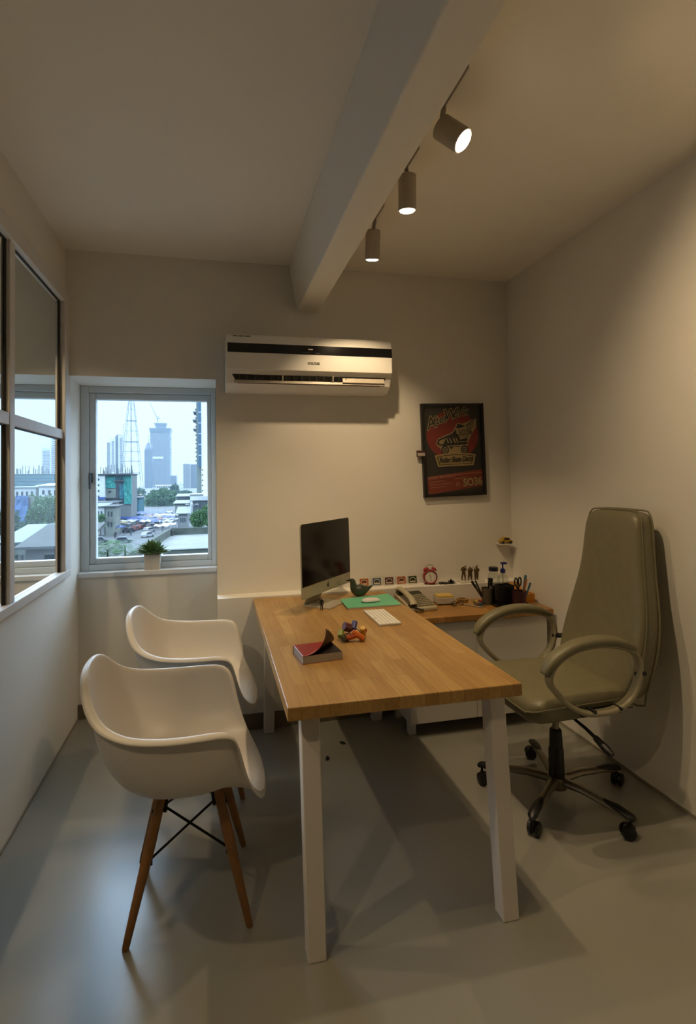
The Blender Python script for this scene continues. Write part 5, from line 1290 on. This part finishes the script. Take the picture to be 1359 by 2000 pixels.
street_lamp('thin pale pole left of the stalls', 240, 995, 1018, (0,))

# view from the next room's window
o = simple('netted_building', 'wide teal netted site seen through the glazed partition', 24, 150, 926, 240, 14, tealb, 0, 0)
q = MB(); rr = random.Random(9); b0 = at(30, 926, 240); b1 = at(118, 926, 240)
for i in range(30): x = b0.x+(b1.x-b0.x)*rr.random()-o.location.x; h = rr.uniform(1, 4); q.box((x-.1, 1, b0.z-ZS), (x+.1, 1.2, b0.z-ZS+h))
q.build('rebar', steel, o)
q = MB(); zb = b0.z-ZS
for k in range(5): q.box((b0.x-o.location.x-1, -.4, zb-1.4*k-.2), (b1.x-o.location.x+6, 0, zb-1.4*k))
q.build('slab', concrete, o)
o = bldg('stepped_tower', 'pale stepped apartment tower seen through the glazed partition', 81, 130, 620)
for x0, x1, tp, yo in ((81, 100, 874, 0), (97, 150, 850, 3), (103, 150, 834, 8)):
    m, xa, xb, z0, z1 = block(o.location, x0, x1, tp, 620, 18)
    for v in m.v: v.y += yo
    w = m.build('wall', whitec, o); q = MB(); grid_windows(q, xa+1, xb-1, z0+20, z1-3, max(2, int((xb-xa)/7)), 18, .8, .35, yo-.5, .5); q.build('windows', glassblue, w)
house('street_house', 'white roofed low house seen through the partition glass', 26, 70, 952, 170, 12, whitec, whitec, 4, 1)
house('street_house', 'second white roofed house beside it behind the partition glass', 76, 140, 949, 165, 12, whitec, whitec, 5, 1, .5)
house('street_house', 'blue grey sheet roofed house low in the partition glass', 10, 66, 1062, 62, 9, rusty, mat('dark_sheet_roof', '#4a6068', .4, var=.3, scale=.8), 4, 1, 1.2)
house('street_house', 'dark sheet roofed house low in the partition glass near the jamb', 50, 150, 1070, 54, 9, darkroof, darkroof, 4, 1, 1.4)
m = MB(); c = at(43, 995, 120); k = 123.2/F
o = empty('tarpaulin_cover', (c.x, 120, ZS), label='tall blue tarpaulin hanging over a wall behind the partition glass', cat='tarpaulin')
n = 8; vs = []; rr = random.Random(3)
zt = at(43, 968, 120).z-ZS; zb = at(43, 1022, 120).z-ZS
for j in range(n+1):
    for i in range(n+1): vs.append(((-13+26*i/n)*k*(1-.25*j/n), rr.uniform(-.3, .3)-1.2*(1-j/n), zb+(zt-zb)*j/n))
m.add(vs, [(j*(n+1)+i, j*(n+1)+i+1, (j+1)*(n+1)+i+1, (j+1)*(n+1)+i) for j in range(n) for i in range(n)])
ob = m.build('sheet', mat('tarpaulin_faded_blue', '#4f7fc0', .6, var=.12, scale=.6), o, smooth=True, fix=False); ob.modifiers.new('t', 'SOLIDIFY').thickness = .05
MB().box((-13*k, .4, 0), (13*k, 2.5, zt-.3)).build('wall', rusty, o)
for i, (x, y, rx, ry, Y, mt) in enumerate(((95, 995, 24, 26, 118, foliage), (118, 1010, 20, 30, 105, foliage3), (72, 1010, 16, 20, 112, foliage2), (22, 990, 14, 18, 125, foliage), (46, 1034, 28, 14, 95, foliage3), (100, 1040, 32, 16, 88, foliage), (8, 1020, 22, 26, 100, foliage3), (60, 978, 10, 10, 150, foliage))):
    tree('garden_tree', ['tall green tree in the middle of the partition glass view', 'dark green tree by the jamb of the partition glass', 'light green tree beside the hanging blue tarpaulin', 'green tree at the left of the hanging blue tarpaulin', 'dark low tree under the hanging blue tarpaulin', 'broad low tree above the dark sheet roof', 'dark tree in the pane left of the mullion', 'small far tree behind the hanging blue tarpaulin'][i], x, y, rx*1.2, ry*1.15, Y, mt, 3400, .2, 20+i, grp='trees behind the partition glass')

# city haze
DIM = 1.0
hm = bpy.data.materials.new('city_haze'); hm.use_nodes = True; nt = hm.node_tree; nt.nodes.clear()
ou = nt.nodes.new('ShaderNodeOutputMaterial'); vs_ = nt.nodes.new('ShaderNodeVolumeScatter'); vs_.inputs['Color'].default_value = (.27, .355, .43, 1); vs_.inputs['Density'].default_value = .00066; nt.links.new(vs_.outputs[0], ou.inputs['Volume'])
hb = MB().box((-1400, 70, ZS+.05), (1400, 2600, 420)).build('haze', hm); tag(hb, 'pale blue haze lying over the city beyond the window', 'haze', kind='stuff')

# ------------------------------------------------------------------ light
Wd = bpy.data.worlds.new('overcast_sky'); S.world = Wd; Wd.use_nodes = True; nt = Wd.node_tree; bg = nt.nodes['Background']
tc = nt.nodes.new('ShaderNodeTexCoord'); sp = nt.nodes.new('ShaderNodeSeparateXYZ'); rp = nt.nodes.new('ShaderNodeValToRGB')
nt.links.new(tc.outputs['Generated'], sp.inputs[0]); nt.links.new(sp.outputs['Z'], rp.inputs['Fac']); nt.links.new(rp.outputs['Color'], bg.inputs['Color'])
rp.color_ramp.elements[0].position = .16; rp.color_ramp.elements[0].color = (.070, .092, .115, 1)
rp.color_ramp.elements[1].position = .42; rp.color_ramp.elements[1].color = (1.1, 1.55, 2.1, 1)
el = rp.color_ramp.elements.new(.8); el.color = (.36, .42, .48, 1)
el = rp.color_ramp.elements.new(1.0); el.color = (.24, .27, .30, 1)
bg.inputs['Strength'].default_value = 8
def spotlight(loc, aim, watts, angle, blend, r=.02, col=WARM):
    li = bpy.data.lights.new('neighbour_spot', 'SPOT'); li.energy = watts; li.color = col; li.spot_size = R(angle); li.spot_blend = blend; li.shadow_soft_size = r
    o = bpy.data.objects.new('neighbour_spot', li); COL.objects.link(o); o.location = loc; o.rotation_euler = Vector((0, 0, -1)).rotation_difference(Vector(aim).normalized()).to_euler()
for y in (-.76, -1.75, -2.9): spotlight((-.27, y, 2.62), (.22, 0, -1), 41, 110, .5)


spotlight((-.95, -1.0, 2.62), (.05, .55, -1), 26, 75, .5)
# ------------------------------------------------------------------ camera
cd_ = bpy.data.cameras.new('camera'); cam = bpy.data.objects.new('camera', cd_); COL.objects.link(cam)
cam.matrix_world = Matrix(((_r2.x, _u2.x, -_d.x, CAM.x), (_r2.y, _u2.y, -_d.y, CAM.y), (_r2.z, _u2.z, -_d.z, CAM.z), (0, 0, 0, 1)))
cd_.sensor_fit = 'HORIZONTAL'; cd_.sensor_width = 36; cd_.lens = F/1359*36
cd_.shift_x = -SX/1359; cd_.shift_y = SY/1359
cd_.clip_start = .05; cd_.clip_end = 5000
S.camera = cam
S.view_settings.view_transform = 'Standard'; S.view_settings.look = 'None'; S.view_settings.gamma = 1; S.view_settings.exposure = -.1; S.view_settings.use_curve_mapping = False
